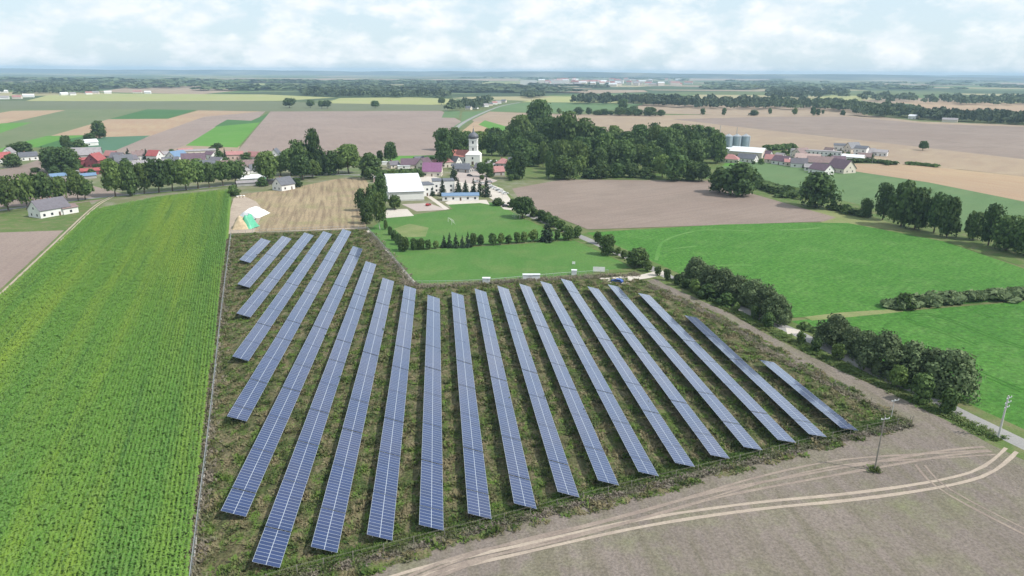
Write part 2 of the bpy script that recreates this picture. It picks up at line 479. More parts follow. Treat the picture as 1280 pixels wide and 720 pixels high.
# left middle distance
sheet('dull_field', [(-80, 200), (-80, 137), (182, 136.5), (60, 171), (15, 184), (-10, 200)], F_DULL)
sheet('tan_field', [(-40, 158), (-40, 148), (15, 138.5), (82, 137.8), (45, 146), (0, 155.5)], F_TAN2)
sheet('bright_field', [(-30, 172), (-20, 157), (5, 154), (40, 153), (0, 166.5)], F_BRIGHT)
sheet('dark_field', [(136, 149), (184, 136.5), (246, 137.5), (210, 148.5)], F_DKGR)
sheet('tan_field', [(58, 171.5), (136, 149), (210, 148.5), (248, 138), (330, 139.5), (180, 173)], F_TAN2)
sheet('green_field', [(-30, 196), (15, 181), (58, 170), (107, 169), (98, 176), (45, 184)], F_BRIGHT)
sheet('dark_field', [(44, 184.5), (75, 175), (108, 170), (128, 176), (92, 184)], F_DKGR)
sheet('teal_field', [(85, 195), (92, 184), (128, 171.5), (188, 169.5), (155, 184), (132, 193)], F_TEAL)
sheet('soil_field', [(130, 194), (188, 170), (255, 146), (332, 139), (300, 170), (230, 196)], F_SOIL2)
sheet('tan_strip', [(200, 193), (232, 181.5), (300, 183), (296, 193)], F_TAN)
sheet('bright_field', [(232, 182), (278, 153.5), (326, 152), (297, 184.5)], F_BRIGHT)
sheet('dark_field', [(268, 158.5), (284, 149.5), (314, 151), (340, 139.5), (325, 153)], F_DKGR)
sheet('soil_field', [(290, 197), (338, 139.3), (552, 138.5), (577, 152), (548, 195)], F_SOIL2)
sheet('dull_field', [(552, 147), (556, 138.5), (575, 139), (574, 147.5)], F_MEAD)
sheet('dull_field', [(576, 153), (578, 140), (606, 138.5), (598, 146), (582, 153)], F_MEAD)
sheet('bright_field', [(470, 207), (495, 195), (552, 194), (556, 205), (520, 209)], F_BRIGHT)
# right middle distance
sheet('stubble_field', [(606, 165), (590, 150), (612, 139.5), (690, 142.5), (840, 144), (1060, 141), (1150, 152), (1330, 158), (1330, 226), (1200, 212), (1080, 203), (1000, 190), (905, 182), (780, 185), (650, 185)], F_TAN)
sheet('soil_field', [(840, 149), (960, 146), (1060, 146), (1160, 155), (1330, 160), (1330, 205), (1100, 178), (960, 163)], F_SOIL)
sheet('tan_field', [(560, 178), (592, 152.5), (606, 152), (660, 170), (640, 182)], F_TAN2)
sheet('bright_field', [(598, 156), (606, 150.5), (660, 166), (656, 176)], F_BRIGHT)
sheet('tan_field', [(1046, 211), (1070, 204.5), (1140, 206), (1330, 226), (1330, 262), (1160, 228)], F_TAN2)
sheet('meadow_field', [(862, 207), (900, 199.5), (950, 203), (1045, 211), (1160, 228), (1330, 262), (1330, 318), (1190, 285), (1010, 245), (935, 228)], F_MEAD)
sheet('bright_field', [(868, 205), (880, 198), (935, 201), (910, 208)], F_BRIGHT)
sheet('scrub_ground', [(900, 242), (950, 224), (1010, 240), (1100, 262), (1200, 288), (1330, 318), (1330, 350), (1180, 302), (1062, 280), (1000, 268)], F_VERGE)
sheet('dry_grass', [(1000, 262), (1040, 262), (1100, 274), (1140, 290), (1062, 281), (1030, 280)], F_DRYG)
sheet('soil_field', [(612, 226), (700, 224.5), (885, 226), (960, 248), (1045, 272), (1030, 277), (735, 287), (700, 273), (655, 256)], F_SOIL)
sheet('lush_field', [(733, 291), (900, 281), (1000, 278.5), (1060, 279), (1180, 302), (1330, 353), (1372, 366.5), (1330, 370), (1120, 387), (985, 398), (940, 384), (850, 345), (790, 319)], F_BEET)
sheet('lush_field', [(985, 402), (1120, 390), (1330, 373), (1900, 328), (2300, 1035), (1330, 582), (1230, 530), (1100, 463), (1030, 428)], F_BEET)
sheet('dry_strip', [(1005, 396.5), (1050, 391), (1120, 386.5), (1130, 390), (1060, 397), (1015, 401)], F_DRYG)
# village and its roads
sheet('village_ground', [(-60, 236), (-60, 196), (60, 190), (140, 192), (300, 194), (470, 202), (560, 197), (660, 196), (700, 225), (640, 236), (655, 258), (560, 262), (470, 278), (450, 240), (300, 250), (110, 262)], F_GARD)
sheet('soil_field', [(-60, 262), (-60, 222), (25, 208), (62, 195), (75, 222), (130, 236), (160, 244), (110, 254)], F_SOIL)
strip('country_road', [(545, 205), (566, 166), (580, 153), (604, 141), (627, 132.5), (650, 128)], 11, F_MEAD)
strip('country_road', [(545, 205), (566, 166), (580, 153), (604, 141), (627, 132.5), (650, 128)], 6, F_ASPH)
sheet('wood_floor', [(545, 208), (560, 172), (660, 170), (690, 160), (900, 182), (906, 205), (885, 224), (640, 225), (600, 200)], F_VERGE)
strip('avenue_road', [(-60, 272), (20, 262), (110, 250), (180, 243), (250, 236.5), (300, 231), (400, 220.5), (455, 220)], 7, F_VERGE, off=0)
strip('avenue_road', [(-60, 272), (20, 262), (110, 250), (180, 243), (250, 236.5), (300, 231), (400, 220.5), (455, 220)], 4.5, F_ASPH, off=4)
sheet('stubble_field', [(292, 262), (300, 243), (360, 236), (420, 224), (455, 222), (466, 236), (448, 250), (458, 284), (290, 291), (284, 280)], F_STUB)
sheet('yard_ground', [(284, 291), (286, 268), (292, 248), (300, 243), (320, 252), (330, 264), (318, 290)], F_TRACK)
sheet('site_track', [(283, 293), (284, 289), (330, 290), (458, 284), (458, 287)], F_TRACK)
# left of the maize
sheet('garden_ground', [(-60, 295), (-60, 272), (20, 266), (112, 252), (118, 262), (88, 288), (0, 292)], F_VERGE)
sheet('soil_field', [(-80, 440), (-80, 296), (0, 291), (86, 288), (40, 330), (-10, 374)], F_SOIL2)
strip('farm_track', [(-60, 428), (0, 371), (60, 314), (117, 260), (140, 246)], 5, F_VERGE)
strip('farm_track', [(-60, 428), (0, 371), (60, 314), (117, 260), (140, 246)], 0.9, F_TRACK, off=0.8)
strip('farm_track', [(-60, 428), (0, 371), (60, 314), (117, 260), (140, 246)], 0.9, F_TRACK, off=-0.8)
sheet('maize_ground', [(-120, 490), (0, 376), (118, 264), (200, 248), (290, 238), (286, 290), (278, 380), (262, 520), (238, 760), (190, 1150), (-700, 1150), (-420, 790)], F_MAIZE)
# solar site, bare fields, turf
sheet('site_ground', [(287, 292), (458, 286), (470, 300), (516, 357), (600, 356), (790, 347), (812, 352), (900, 392), (1145, 530), (1120, 545), (760, 640), (560, 690), (360, 760), (236, 760), (262, 520)], F_SITE)
sheet('soil_strip', [(808, 351), (832, 347), (960, 419), (1050, 464), (1135, 501), (1240, 549), (1262, 562), (1140, 530), (1060, 491), (1000, 460), (960, 438), (900, 405)], F_PLOUGH)
sheet('plough_field', [(340, 770), (375, 722), (600, 664), (800, 612), (1000, 562), (1142, 530), (1185, 528), (1256, 560), (1400, 628), (2300, 1052), (1900, 1500), (500, 1500), (230, 850)], F_PLOUGH)
sheet('sports_pitch', [(458, 286), (500, 283), (515, 313), (640, 306), (732, 300), (790, 336), (700, 346), (518, 356)], F_TURF)
sheet('sports_pitch', [(462, 288), (478, 274), (520, 268), (566, 262), (560, 256), (604, 252), (634, 256), (700, 290), (726, 298), (515, 312), (500, 300)], F_TURF)
sheet('worn_patch', [(492, 286), (512, 280), (536, 285), (532, 296), (505, 297)], F_WORN)
sheet('turf_edge', [(458, 286), (461, 285.5), (521, 355), (700, 345), (790, 335), (794, 339), (700, 348), (517, 358.5)], F_VERGE)
strip('ash_path', [(459, 288), (488, 321), (517, 354)], 1.8, F_PAVE)
# roads and paving
strip('road_verge', [(612, 232), (632, 250), (660, 268), (700, 286), (735, 300), (800, 329), (860, 358), (985, 412), (1100, 469), (1190, 512), (1400, 615), (2300, 1045)], 13, F_VERGE)
strip('lane_road', [(612, 232), (632, 250), (660, 268), (700, 286), (735, 300), (800, 329), (860, 358), (985, 412), (1100, 469), (1190, 512), (1400, 615), (2300, 1045)], 4.6, F_ASPH)
sheet('entrance_paving', [(748, 348), (790, 345), (800, 350), (788, 357), (770, 357)], F_PAVE)
strip('entrance_paving', [(786, 348), (806, 346), (822, 342), (832, 341)], 5, F_PAVE)
sheet('entrance_paving', [(982, 410), (1000, 413), (1000, 417), (984, 418)], F_PAVE)
sheet('sand_court', [(480, 262), (509, 261.5), (517.5, 270), (479.5, 273)], F_PAVE)
sheet('school_yard', [(502, 255.5), (536, 254), (559, 262.5), (521, 264.5)], F_PINKP)
strip('school_path', [(528, 240), (542, 250), (559, 262)], 3, F_PAVE)
sheet('forecourt_paving', [(556, 253.5), (562, 251), (608, 250), (612, 256), (600, 254), (560, 256)], F_PAVE)
sheet('car_park', [(600, 240), (612, 230), (628, 236), (642, 254), (642, 263), (630, 262), (616, 250)], F_PAVE)
sheet('village_square', [(570, 211.5), (599, 210.5), (610, 222), (622, 226), (608, 232), (590, 230), (562, 227)], F_PINKP)
sheet('school_yard', [(480, 224), (520, 216), (566, 226), (600, 232), (604, 240), (560, 243), (526, 243)], F_PAVE)
# wheel marks of the bare field
T1 = [(300, 790), (520, 718), (640, 690), (800, 655), (940, 634), (1060, 622), (1160, 608), (1220, 594), (1248, 578), (1264, 563)]
for o in (-0.95, 0.95): strip('wheel_track', T1, 0.75, F_TYRE, off=o, wob=.4)
T2 = [(430, 770), (560, 706), (700, 672), (800, 645), (900, 618), (1010, 597), (1100, 581), (1190, 566), (1235, 562)]
for o in (-0.9, 0.9): strip('wheel_track', T2, 0.7, F_TYRE2, off=o, wob=.5)
T3 = [(440, 760), (620, 690), (760, 655), (850, 630), (960, 598), (1060, 578), (1180, 570), (1240, 566)]
for o in (-0.9, 0.9): strip('wheel_track', T3, 0.5, F_TYRE2, off=o, wob=.6)
T4 = [(1150, 582), (1165, 600), (1190, 618), (1240, 645), (1330, 690)]
for o in (-0.9, 0.9): strip('wheel_track', T4, 0.5, F_TYRE2, off=o, wob=.7)
# marks in the lush crop
strip('crop_trail', [(820, 326), (830, 302), (870, 289), (910, 288), (960, 290)], 1.5, F_BEETP, wob=.6)
strip('crop_trail', [(975, 288), (1010, 286.5), (1025, 285)], 2.0, F_BEETP)
strip('crop_trail', [(836, 312), (870, 308)], 1.6, F_BEETP)
strip('crop_trail', [(880, 335), (905, 332), (940, 332)], 1.8, F_BEETP)
for o in (-0.9, 0.9):
    strip('crop_wheel_track', [(1060, 405), (1130, 427), (1190, 452), (1280, 490)], 0.5, F_BEETD, off=o)
    strip('crop_wheel_track', [(1330, 452), (1250, 425), (1200, 405), (1160, 393), (1130, 398), (1170, 412), (1220, 432)], 0.5, F_BEETD, off=o)
    strip('crop_wheel_track', [(1330, 402), (1265, 384), (1235, 386), (1222, 390), (1240, 398)], 0.5, F_BEETD, off=o)

# ------------------------------------------------------------------ hills and far woods
def ridge(name, d, x0, x1, h0, amp, depth, seed, mat):
    nx = 120
    V, Fq = [], []
    prof = [0, 0.45, 0.8, 0.97, 1.0, 0.7, 0]
    for j, q in enumerate(prof):
        for i in range(nx + 1):
            u = i / nx
            x = x0 + (x1 - x0) * u
            h = h0 + amp * (noise.noise(Vector((x / 2600, seed, 0))) + 0.4 * noise.noise(Vector((x / 700, seed, 3))))
            e = min(1, u * 8, (1 - u) * 8)
            V.append((x, d + depth * j / (len(prof) - 1), max(0.0, h * e * q) - 0.2))
    for j in range(len(prof) - 1):
        for i in range(nx):
            a = j * (nx + 1) + i
            Fq.append((a, a + 1, a + nx + 2, a + nx + 1))
    return tag(part(name, mesh_np(name, V, Fq, mat, smooth=True)), kind='structure')
HILLM = field_mat('wooded_hills', (0.014, 0.028, 0.020), (0.050, 0.066, 0.038), (0.24, 0.22, 0.14), big=0.0016, mid=0.0013, fine=0.02, bump=0)
ridge('hills', 13000, -15000, 15000, 66, 34, 2500, 1.3, HILLM)
ridge('hills', 10500, -1500, 7500, 64, 24, 1500, 5.1, HILLM)
ridge('hills', 9500, 3000, 13000, 38, 12, 1500, 9.7, HILLM)

FARP = [(250, 650, 98.6, 101), (860, 965, 98.3, 100.6), (1010, 1115, 97.3, 99), (1165, 1300, 97.8, 99.8), (600, 645, 103, 105.5), (1250, 1300, 104, 106), (20, 75, 96.8, 98.5), (-40, 60, 102, 103.5), (300, 420, 104.5, 106), (690, 740, 110, 111)]
for x0, x1, y0, y1 in FARP:
    sk = 0.012 * (x1 - x0)
    sheet('pale_field', [(x0, y1), (x0 + sk * 2, y0), (x1 - sk, y0 + .3), (x1, y1)], F_YEL if x0 in (600, 300) else F_TAN, z=0.35)
def bare_far(q):
    t = Vector(q) - Vector((0, 0, H)); d = t.dot(_f)
    px, py = CX + F * t.dot(_r) / d, CY - F * t.dot(_u) / d
    return any(x0 - 3 < px < x1 + 3 and y0 - .2 < py < y1 + 1.6 for x0, x1, y0, y1 in FARP)
rng = np.random.default_rng(7)
FWOOD = leaf_mat('far_wood_leaf', (0.040, 0.070, 0.032), (0.11, 0.145, 0.065), trans=0.1)
def clump_quads(rs, n, size, flat=0.75):
    """n leaf-sprays on a lumpy dome of unit radius: (n,4,3)"""
    u = rs.normal(size=(n, 3)); u /= np.linalg.norm(u, axis=1)[:, None]
    u[:, 2] = np.abs(u[:, 2]) * 1.0 - 0.15
    c = u * (0.72 + 0.3 * rs.random((n, 1)))
    c[:, 2] *= flat
    nrm = u + 0.55 * rs.normal(size=(n, 3)); nrm /= np.linalg.norm(nrm, axis=1)[:, None]
    a = np.cross(nrm, rs.normal(size=(n, 3))); a /= np.linalg.norm(a, axis=1)[:, None]
    b = np.cross(nrm, a)
    s = size * (0.6 + 0.8 * rs.random((n, 1)))
    return np.stack([c - a * s - b * s * .8, c + a * s - b * s * .6, c + a * s * .8 + b * s, c - a * s * .7 + b * s * .8], axis=1)

def canopy(name, centers, rad, hgt, label, cat='wood', nq=34, mat=None):
    """one mass of many crowns: centers (n,2); each a dome of leaf sprays down to the ground"""
    rs = np.random.default_rng(len(centers) + 3)
    temps = [clump_quads(rs, nq, 0.34) for _ in range(6)]
    Q = []
    for c in centers:
        t = temps[rs.integers(6)]
        r = rad * (0.65 + 0.7 * rs.random())
        h = hgt * (0.65 + 0.6 * rs.random())
        a = rs.random() * 6.28
        ca, sa = math.cos(a), math.sin(a)
        q = t.copy()
        x, y = q[..., 0] * r, q[..., 1] * r
        q[..., 0] = x * ca - y * sa + c[0]
        q[..., 1] = x * sa + y * ca + c[1]
        q[..., 2] = np.maximum(0.05, h * 0.52 + q[..., 2] * h * 0.6)
        Q.append(q)
    V = np.concatenate(Q).reshape(-1, 3)
    me = mesh_np(name, V, np.arange(len(V)).reshape(-1, 4), mat or FWOOD)
    return tag(part(name, me), label, cat, kind='stuff')

def in_band(lo, hi, n, rs):
    """n random ground points between two pixel lines (front line lo, rear line hi)"""
    lo = [G(*p) for p in lo]; hi = [G(*p) for p in hi]
    def at(L, t):
        t = t * (len(L) - 1); i = min(int(t), len(L) - 2); return L[i].lerp(L[i + 1], t - i)
    o = []
    for _ in range(n):
        t, s = rs.random(), rs.random()
        p = at(lo, t).lerp(at(hi, t), s)
        o.append((p.x, p.y))
    return o
rs = np.random.default_rng(11)
canopy('far_wood', in_band([(715, 130), (800, 132), (870, 136), (960, 138)], [(725, 124), (800, 126), (870, 128), (960, 128)], 300, rs), 9, 18, 'dark wood running behind the bare fields, in front of the far town')
canopy('far_wood', in_band([(955, 136), (1040, 140), (1090, 147), (1150, 148)], [(955, 127), (1040, 131), (1090, 137), (1148, 142)], 280, rs), 8, 17, 'dark tree belt slanting down to the small white house at the field edge')
canopy('far_wood', in_band([(1148, 149.5), (1200, 153), (1290, 157)], [(1150, 145), (1200, 147), (1290, 150)], 150, rs), 7, 16, 'dark tree belt right of the small white house at the field edge')
canopy('far_wood', in_band([(1075, 127), (1180, 131), (1250, 133), (1320, 130)], [(1075, 120), (1180, 123), (1250, 124), (1320, 123)], 200, rs), 10, 16, 'loose grey-green trees between pale fields beyond the right tree belts')
canopy('far_wood', in_band([(960, 125), (1000, 124), (1060, 122)], [(960, 113), (1000, 112), (1060, 113)], 170, rs), 12, 17, 'hazy wood behind the long dark belt, left of the yellow field')
canopy('far_wood', in_band([(376, 121), (460, 122), (560, 123)], [(376, 117), (460, 118), (560, 118)], 170, rs), 11, 17, 'dark far wood along the top edge of the yellow-green field')
canopy('far_wood', in_band([(-40, 121), (60, 118), (120, 116)], [(-40, 108), (60, 107), (120, 107)], 260, rs), 13, 16, 'hazy grey-green wood around the distant houses on the left')
canopy('far_wood', in_band([(560, 139), (575, 141), (592, 139), (604, 134)], [(563, 132), (585, 129), (605, 127), (618, 127)], 46, rs), 8, 15, 'dark clump of trees beside the road leaving the village')
canopy('far_wood', in_band([(655, 123), (668, 123), (680, 121)], [(655, 119), (668, 118.5), (680, 118)], 50, rs), 10, 15, 'small grey wood left of the yellow strip below the town')
for (a, b, n, lab) in (
    ((-700, 113.5), (560, 104.5), 900, 'wide hazy forest across the left of the far plain'),
    ((380, 116), (760, 105), 620, 'hazy forest in the middle of the far plain'),
    ((880, 112), (1700, 103.5), 750, 'blue-grey forest across the right of the far plain')):
    pts = []
    for _ in range(n):
        q = G(a[0] + (b[0] - a[0]) * rs.random(), b[1] + (a[1] - b[1]) * rs.random() ** 0.7)
        if noise.noise(Vector((q.x / 420, q.y / 900, 2.2))) > -0.18 and not bare_far(q): pts.append((q.x, q.y))
    canopy('far_forest', pts, 34, 15, lab, 'forest', nq=30)
pts = []
for _ in range(1500):
    q = G(-200 + 1700 * rs.random(), 97 + 8 * rs.random())
    if noise.noise(Vector((q.x / 1400, q.y / 2500, 7.7))) > -0.05 and not bare_far(q): pts.append((q.x, q.y))
canopy('far_forest', pts, 75, 18, 'blue strips of forest below the horizon', 'forest', nq=24)

# ------------------------------------------------------------------ solar array
def panel_mat():
    m, t, b = newmat('solar_glass')
    uv = N(t, 'ShaderNodeUVMap')
    s = N(t, 'ShaderNodeSeparateXYZ'); t.links.new(uv.outputs[0], s.inputs[0])
    def edge(sock, wd):
        fr = N(t, 'ShaderNodeMath', operation='FRACT'); t.links.new(sock, fr.inputs[0])
        pp = N(t, 'ShaderNodeMath', operation='PINGPONG'); pp.inputs[1].default_value = 0.5; t.links.new(fr.outputs[0], pp.inputs[0])
        lt = N(t, 'ShaderNodeMath', operation='LESS_THAN'); lt.inputs[1].default_value = wd; t.links.new(pp.outputs[0], lt.inputs[0])
        return lt.outputs[0]
    ex, ey = edge(s.outputs[0], 0.034), edge(s.outputs[1], 0.022)
    mxm = N(t, 'ShaderNodeMath', operation='MAXIMUM'); t.links.new(ex, mxm.inputs[0]); t.links.new(ey, mxm.inputs[1])
    # each module a slightly different blue
    fl = N(t, 'ShaderNodeVectorMath', operation='FLOOR'); t.links.new(uv.outputs[0], fl.inputs[0])
    oi = N(t, 'ShaderNodeObjectInfo')
    av = N(t, 'ShaderNodeVectorMath', operation='ADD'); t.links.new(fl.outputs[0], av.inputs[0]); t.links.new(oi.outputs['Location'], av.inputs[1])
    wn = N(t, 'ShaderNodeTexWhiteNoise', noise_dimensions='3D'); t.links.new(av.outputs[0], wn.inputs['Vector'])
    cell = mixrgb(t, wn.outputs['Value'], (0.007, 0.022, 0.085), (0.011, 0.030, 0.110))
    t.links.new(mixrgb(t, mxm.outputs[0], cell, (0.34, 0.38, 0.44)), b.inputs['Base Color'])
    b.inputs['Roughness'].default_value = 0.17
    b.inputs['IOR'].default_value = 1.5
    b.inputs['Specular IOR Level'].default_value = 0.15
    b.inputs['Sheen Weight'].default_value = 0.32
    b.inputs['Sheen Roughness'].default_value = 0.45
    setc(b.inputs['Sheen Tint'], (0.90, 0.92, 1.0))
    b.inputs['Coat Weight'].default_value = 1.0
    b.inputs['Coat Roughness'].default_value = 0.06
    b.inputs['Coat IOR'].default_value = 1.45
    return m
SOLAR = panel_mat()
TILT, SLOPE, ZMID = R(20), 4.3, 1.75
ROWS = [  # photo pixels of the corners: near left, near right, far left, far right
    ((299.5, 324.5), (312.4, 328.7), (327, 297), (338, 301.5)),
    ((297.3, 355), (311.5, 360), (353, 294.5), (364.5, 298.5)),
    ((296.7, 391), (311.8, 397.8), (381, 290.5), (391.8, 294)),
    ((291, 445), (310, 452), (404.5, 288.4), (415, 292.7)),
    ((285, 519.6), (306.6, 527.5), (429.3, 286), (438.4, 289.6)),
    ((276.5, 638), (306.3, 646.8), (441.8, 307), (453, 311.8)),
    ((315.5, 701), (349, 712), (457.8, 326), (470, 330.4)),
    ((390.4, 681), (419.6, 694.7), (478.9, 346.7), (492.2, 351.8)),
    ((459, 667), (490, 678), (506, 356.7), (519.6, 361)),
    ((524.3, 655), (554, 665), (535, 367.8), (549.3, 373.7)),
    ((585.7, 640.5), (614, 650.6), (564.7, 363.9), (578.8, 370)),
    ((643.3, 628), (670.4, 637.6), (593, 360), (608, 365.5)),
    ((697.5, 613.4), (724.5, 623.5), (621.4, 356), (635.9, 362)),
    ((748.7, 599), (773.3, 609), (649, 354), (663, 358.6)),
    ((799.3, 588), (823, 598), (675.6, 350.7), (688.4, 355.3)),
    ((845.5, 577), (867.9, 586), (701, 347.5), (714, 352)),
    ((888.8, 566.5), (912.6, 576), (735.3, 357.3), (746.8, 361.2)),
    ((930, 555.7), (953.8, 565.8), (760.5, 354), (772.4, 359.6)),
    ((973.6, 546.6), (995, 556.8), (799, 365.4), (810.7, 369.4)),
    ((1013.7, 541.5), (1032, 548), (858.3, 393.8), (868, 397)),
    ((1055, 534), (1070, 540), (954, 449.5), (962, 452)),
]
def table_mesh(L, ncol, tilt):
    hw = SLOPE / 2
    c, s_ = math.cos(tilt), math.sin(tilt)
    def P(x, v, n=0):           # x along the row, v up the slope (towards +Y local = high side), n off the glass
        return (x, v * c - n * s_, v * s_ + n * c)
    th = 0.05
    vs = [P(0, -hw), P(L, -hw), P(L, hw), P(0, hw), P(0, -hw, -th), P(L, -hw, -th), P(L, hw, -th), P(0, hw, -th)]
    me = bpy.data.meshes.new('panel_table')
    me.from_pydata(vs, [], [(0, 1, 2, 3), (7, 6, 5, 4), (0, 4, 5, 1), (1, 5, 6, 2), (2, 6, 7, 3), (3, 7, 4, 0)])
    uv = me.uv_layers.new(name='UVMap')
    co = [(0, 0), (ncol, 0), (ncol, 2), (0, 2)]
    for i in range(4): uv.data[i].uv = co[i]
    for i in range(4, 24): uv.data[i].uv = (0.5, 0.5)
    me.materials.append(SOLAR); me.materials.append(BLACK)
    for p in list(me.polygons)[1:]: p.material_index = 1
    me.update()
    return me
POST = MB().box(-.06, .06, -.06, .06, 0, ZMID - 0.22).mesh('post', GALV)
nS = len(ROWS)
for i, (nl, nr, fl_, fr_) in enumerate(ROWS):
    mid = lambda a, b: G((a[0] + b[0]) / 2, (a[1] + b[1]) / 2, ZMID)
    A, B = mid(nl, nr), mid(fl_, fr_)
    d = B - A; Lr = d.length; a = math.atan2(d.y, d.x)
    seg = max(1, round(Lr / 13.7)); SL = Lr / seg
    if i == 0: lab = 'shortest row of blue solar panels, in the corner by the tarped heaps'
    elif i == nS - 1: lab = 'short row of solar panels nearest the brown dirt strip beside the lane'
    elif i == 4: lab = 'long row of blue solar panels, fifth from the maize field, reaching the site corner'
    elif i == 6: lab = 'row of blue solar panels whose end comes nearest, seventh from the maize'
    elif i < 10: lab = 'tilted row of blue solar panels, %s counted from the maize field' % ORD[i]
    else: lab = 'tilted row of greyish solar panels, %s counted from the dirt strip by the lane' % ORD[nS - 1 - i]
    rt = root('solar_panel_row', (A.x, A.y, 0), a, lab, 'solar panels', 'rows of solar panels on the weedy site')
    tilt = TILT - R(7) * min(1, max(0, (i - 12) / 6))
    _c, _s = math.cos(tilt), math.sin(tilt)
    me = table_mesh(SL - 0.22, 16, tilt)
    pr = MB()
    if seg > 2:                     # a shorter table at the near end, so the gaps of neighbouring rows do not line up
        n0 = (8, 12, 6, 10, 14)[(i * 3) % 5]
        cw = Lr / (16 * (seg - 1) + n0); SL = 16 * cw; first = n0 * cw
        me = table_mesh(SL - 0.22, 16, tilt); me0 = table_mesh(first - 0.22, n0, tilt)
    else: first, me0 = SL, me
    for k in range(seg):
        part('panel_table', me if k else me0, rt, ((first + (k - 1) * SL if k else 0) + 0.11, 0, ZMID + 0.035 * math.sin(k * 2.1 + i)))
    for v in (-1.2, 1.2):
        pr.box(0.05, Lr - 0.05, v * _c - .05, v * _c + .05, ZMID + v * _s - .22, ZMID + v * _s - .10)
    part('support_rail', pr.mesh('support_rail', GALV), rt)
    for k in range(seg):
        for q in (0.25, 0.75):
            part('post', POST, rt, ((k + q) * Lr / seg, 0, 0))

# ------------------------------------------------------------------ crops and weeds as ground cover
def scatter(name, P, temps, mat, smin, smax, label, cat, zs=None, rots=None):
    rs = np.random.default_rng(len(P))
    n = len(P)
    which = rs.integers(len(temps), size=n)
    sc = smin + (smax - smin) * rs.random(n)
    rot = rs.random(n) * 6.283 if rots is None else rots
    Q = []
    for k, t in enumerate(temps):
        idx = np.where(which == k)[0]
        if not len(idx): continue
        c, s = np.cos(rot[idx])[:, None, None], np.sin(rot[idx])[:, None, None]
        x, y = t[None, ..., 0], t[None, ..., 1]
        q = np.empty((len(idx),) + t.shape, dtype=np.float32)
        k1 = sc[idx][:, None, None]
        q[..., 0] = (x * c - y * s) * k1 + P[idx, 0][:, None, None]
        q[..., 1] = (x * s + y * c) * k1 + P[idx, 1][:, None, None]
        zz = k1 if zs is None else zs[idx][:, None, None]
        q[..., 2] = t[None, ..., 2] * zz + 0.15
        Q.append(q.reshape(-1, 3))
    V = np.concatenate(Q)
    return tag(part(name, mesh_np(name, V, np.arange(len(V)).reshape(-1, 4), mat)), label, cat, kind='stuff')

def inside(P, poly):
    x, y = P[:, 0], P[:, 1]
    r = np.zeros(len(P), bool)
    n = len(poly)
    for i in range(n):
        x1, y1 = poly[i]; x2, y2 = poly[(i + 1) % n]
        c = ((y1 > y) != (y2 > y))
        with np.errstate(divide='ignore', invalid='ignore'):
            r ^= c & (x < (x2 - x1) * (y - y1) / (y2 - y1) + x1)
    return r
def wpoly(pts): return [(G(*p).x, G(*p).y) for p in pts]

def crop_mat(name, cs, big, mid, ang=None, stretch=5, soft=1.0, streak=None):
    """leaves whose colour drifts over the field: cs = four colours"""
    m, t, b = newmat(name)
    b.inputs['Roughness'].default_value = 0.7
    b.inputs['Specular IOR Level'].default_value = 0.25
    g = N(t, 'ShaderNodeNewGeometry')
    P = g.outputs['Position']
    if ang is not None:
        mp = N(t, 'ShaderNodeMapping', vector_type='TEXTURE')
        mp.inputs['Rotation'].default_value = (0, 0, ang)
        mp.inputs['Scale'].default_value = (stretch, 1, 1)
        t.links.new(P, mp.inputs[0]); P = mp.outputs[0]
    f1, _ = noise_fac(t, P, big, 0.5 - .11 * soft, 0.5 + .11 * soft, 4, 0.6)
    f2, _ = noise_fac(t, P, mid, 0.55 - .1 * soft, 0.55 + .1 * soft, 4, 0.6)
    c = mixrgb(t, f1, cs[0], cs[1])
    c = mixrgb(t, f2, c, cs[2])
    if streak:
        mq = N(t, 'ShaderNodeMapping', vector_type='TEXTURE')
        mq.inputs['Rotation'].default_value = (0, 0, ang); mq.inputs['Scale'].default_value = (60, 1.7, 1)
        t.links.new(g.outputs['Position'], mq.inputs[0])
        f5, _ = noise_fac(t, mq.outputs[0], 1.0, 0.56, 0.72, 3, 0.5)
        kk = N(t, 'ShaderNodeMath', operation='MULTIPLY'); kk.inputs[1].default_value = 0.8
        t.links.new(f5, kk.inputs[0])
        c = mixrgb(t, kk.outputs[0], c, streak)
    rr = N(t, 'ShaderNodeMath', operation='MULTIPLY'); rr.inputs[1].default_value = 0.55
    t.links.new(g.outputs['Random Per Island'], rr.inputs[0])
    c = mixrgb(t, rr.outputs[0], c, cs[3])
    t.links.new(c, b.inputs['Base Color'])
    tr = N(t, 'ShaderNodeBsdfTranslucent'); t.links.new(c, tr.inputs[0])
    ms = N(t, 'ShaderNodeMixShader'); ms.inputs[0].default_value = 0.3
    o = t.nodes['Material Output']
    t.links.new(b.outputs[0], ms.inputs[1]); t.links.new(tr.outputs[0], ms.inputs[2]); t.links.new(ms.outputs[0], o.inputs[0])
    return m

def blades(rs, n, r, h, wd, lean):
    """n upright bent leaves around a foot: (n,4,3)"""
    o = []
    for _ in range(n):
        a = rs.random() * 6.283
        px, py = rs.normal() * r * .5, rs.normal() * r * .5
        dx, dy = math.cos(a), math.sin(a)
        l = lean * (0.4 + rs.random()); hh = h * (0.5 + 0.6 * rs.random()); w2 = wd * (0.5 + rs.random())
        z0 = hh * 0.25 * rs.random()
        o.append([(px - dy * w2 * .5, py + dx * w2 * .5, z0), (px + dy * w2 * .5, py - dx * w2 * .5, z0),
                  (px + dx * l + dy * w2, py + dy * l - dx * w2, hh), (px + dx * l - dy * w2, py + dy * l + dx * w2, hh * .93)])
    return np.array(o, dtype=np.float32)

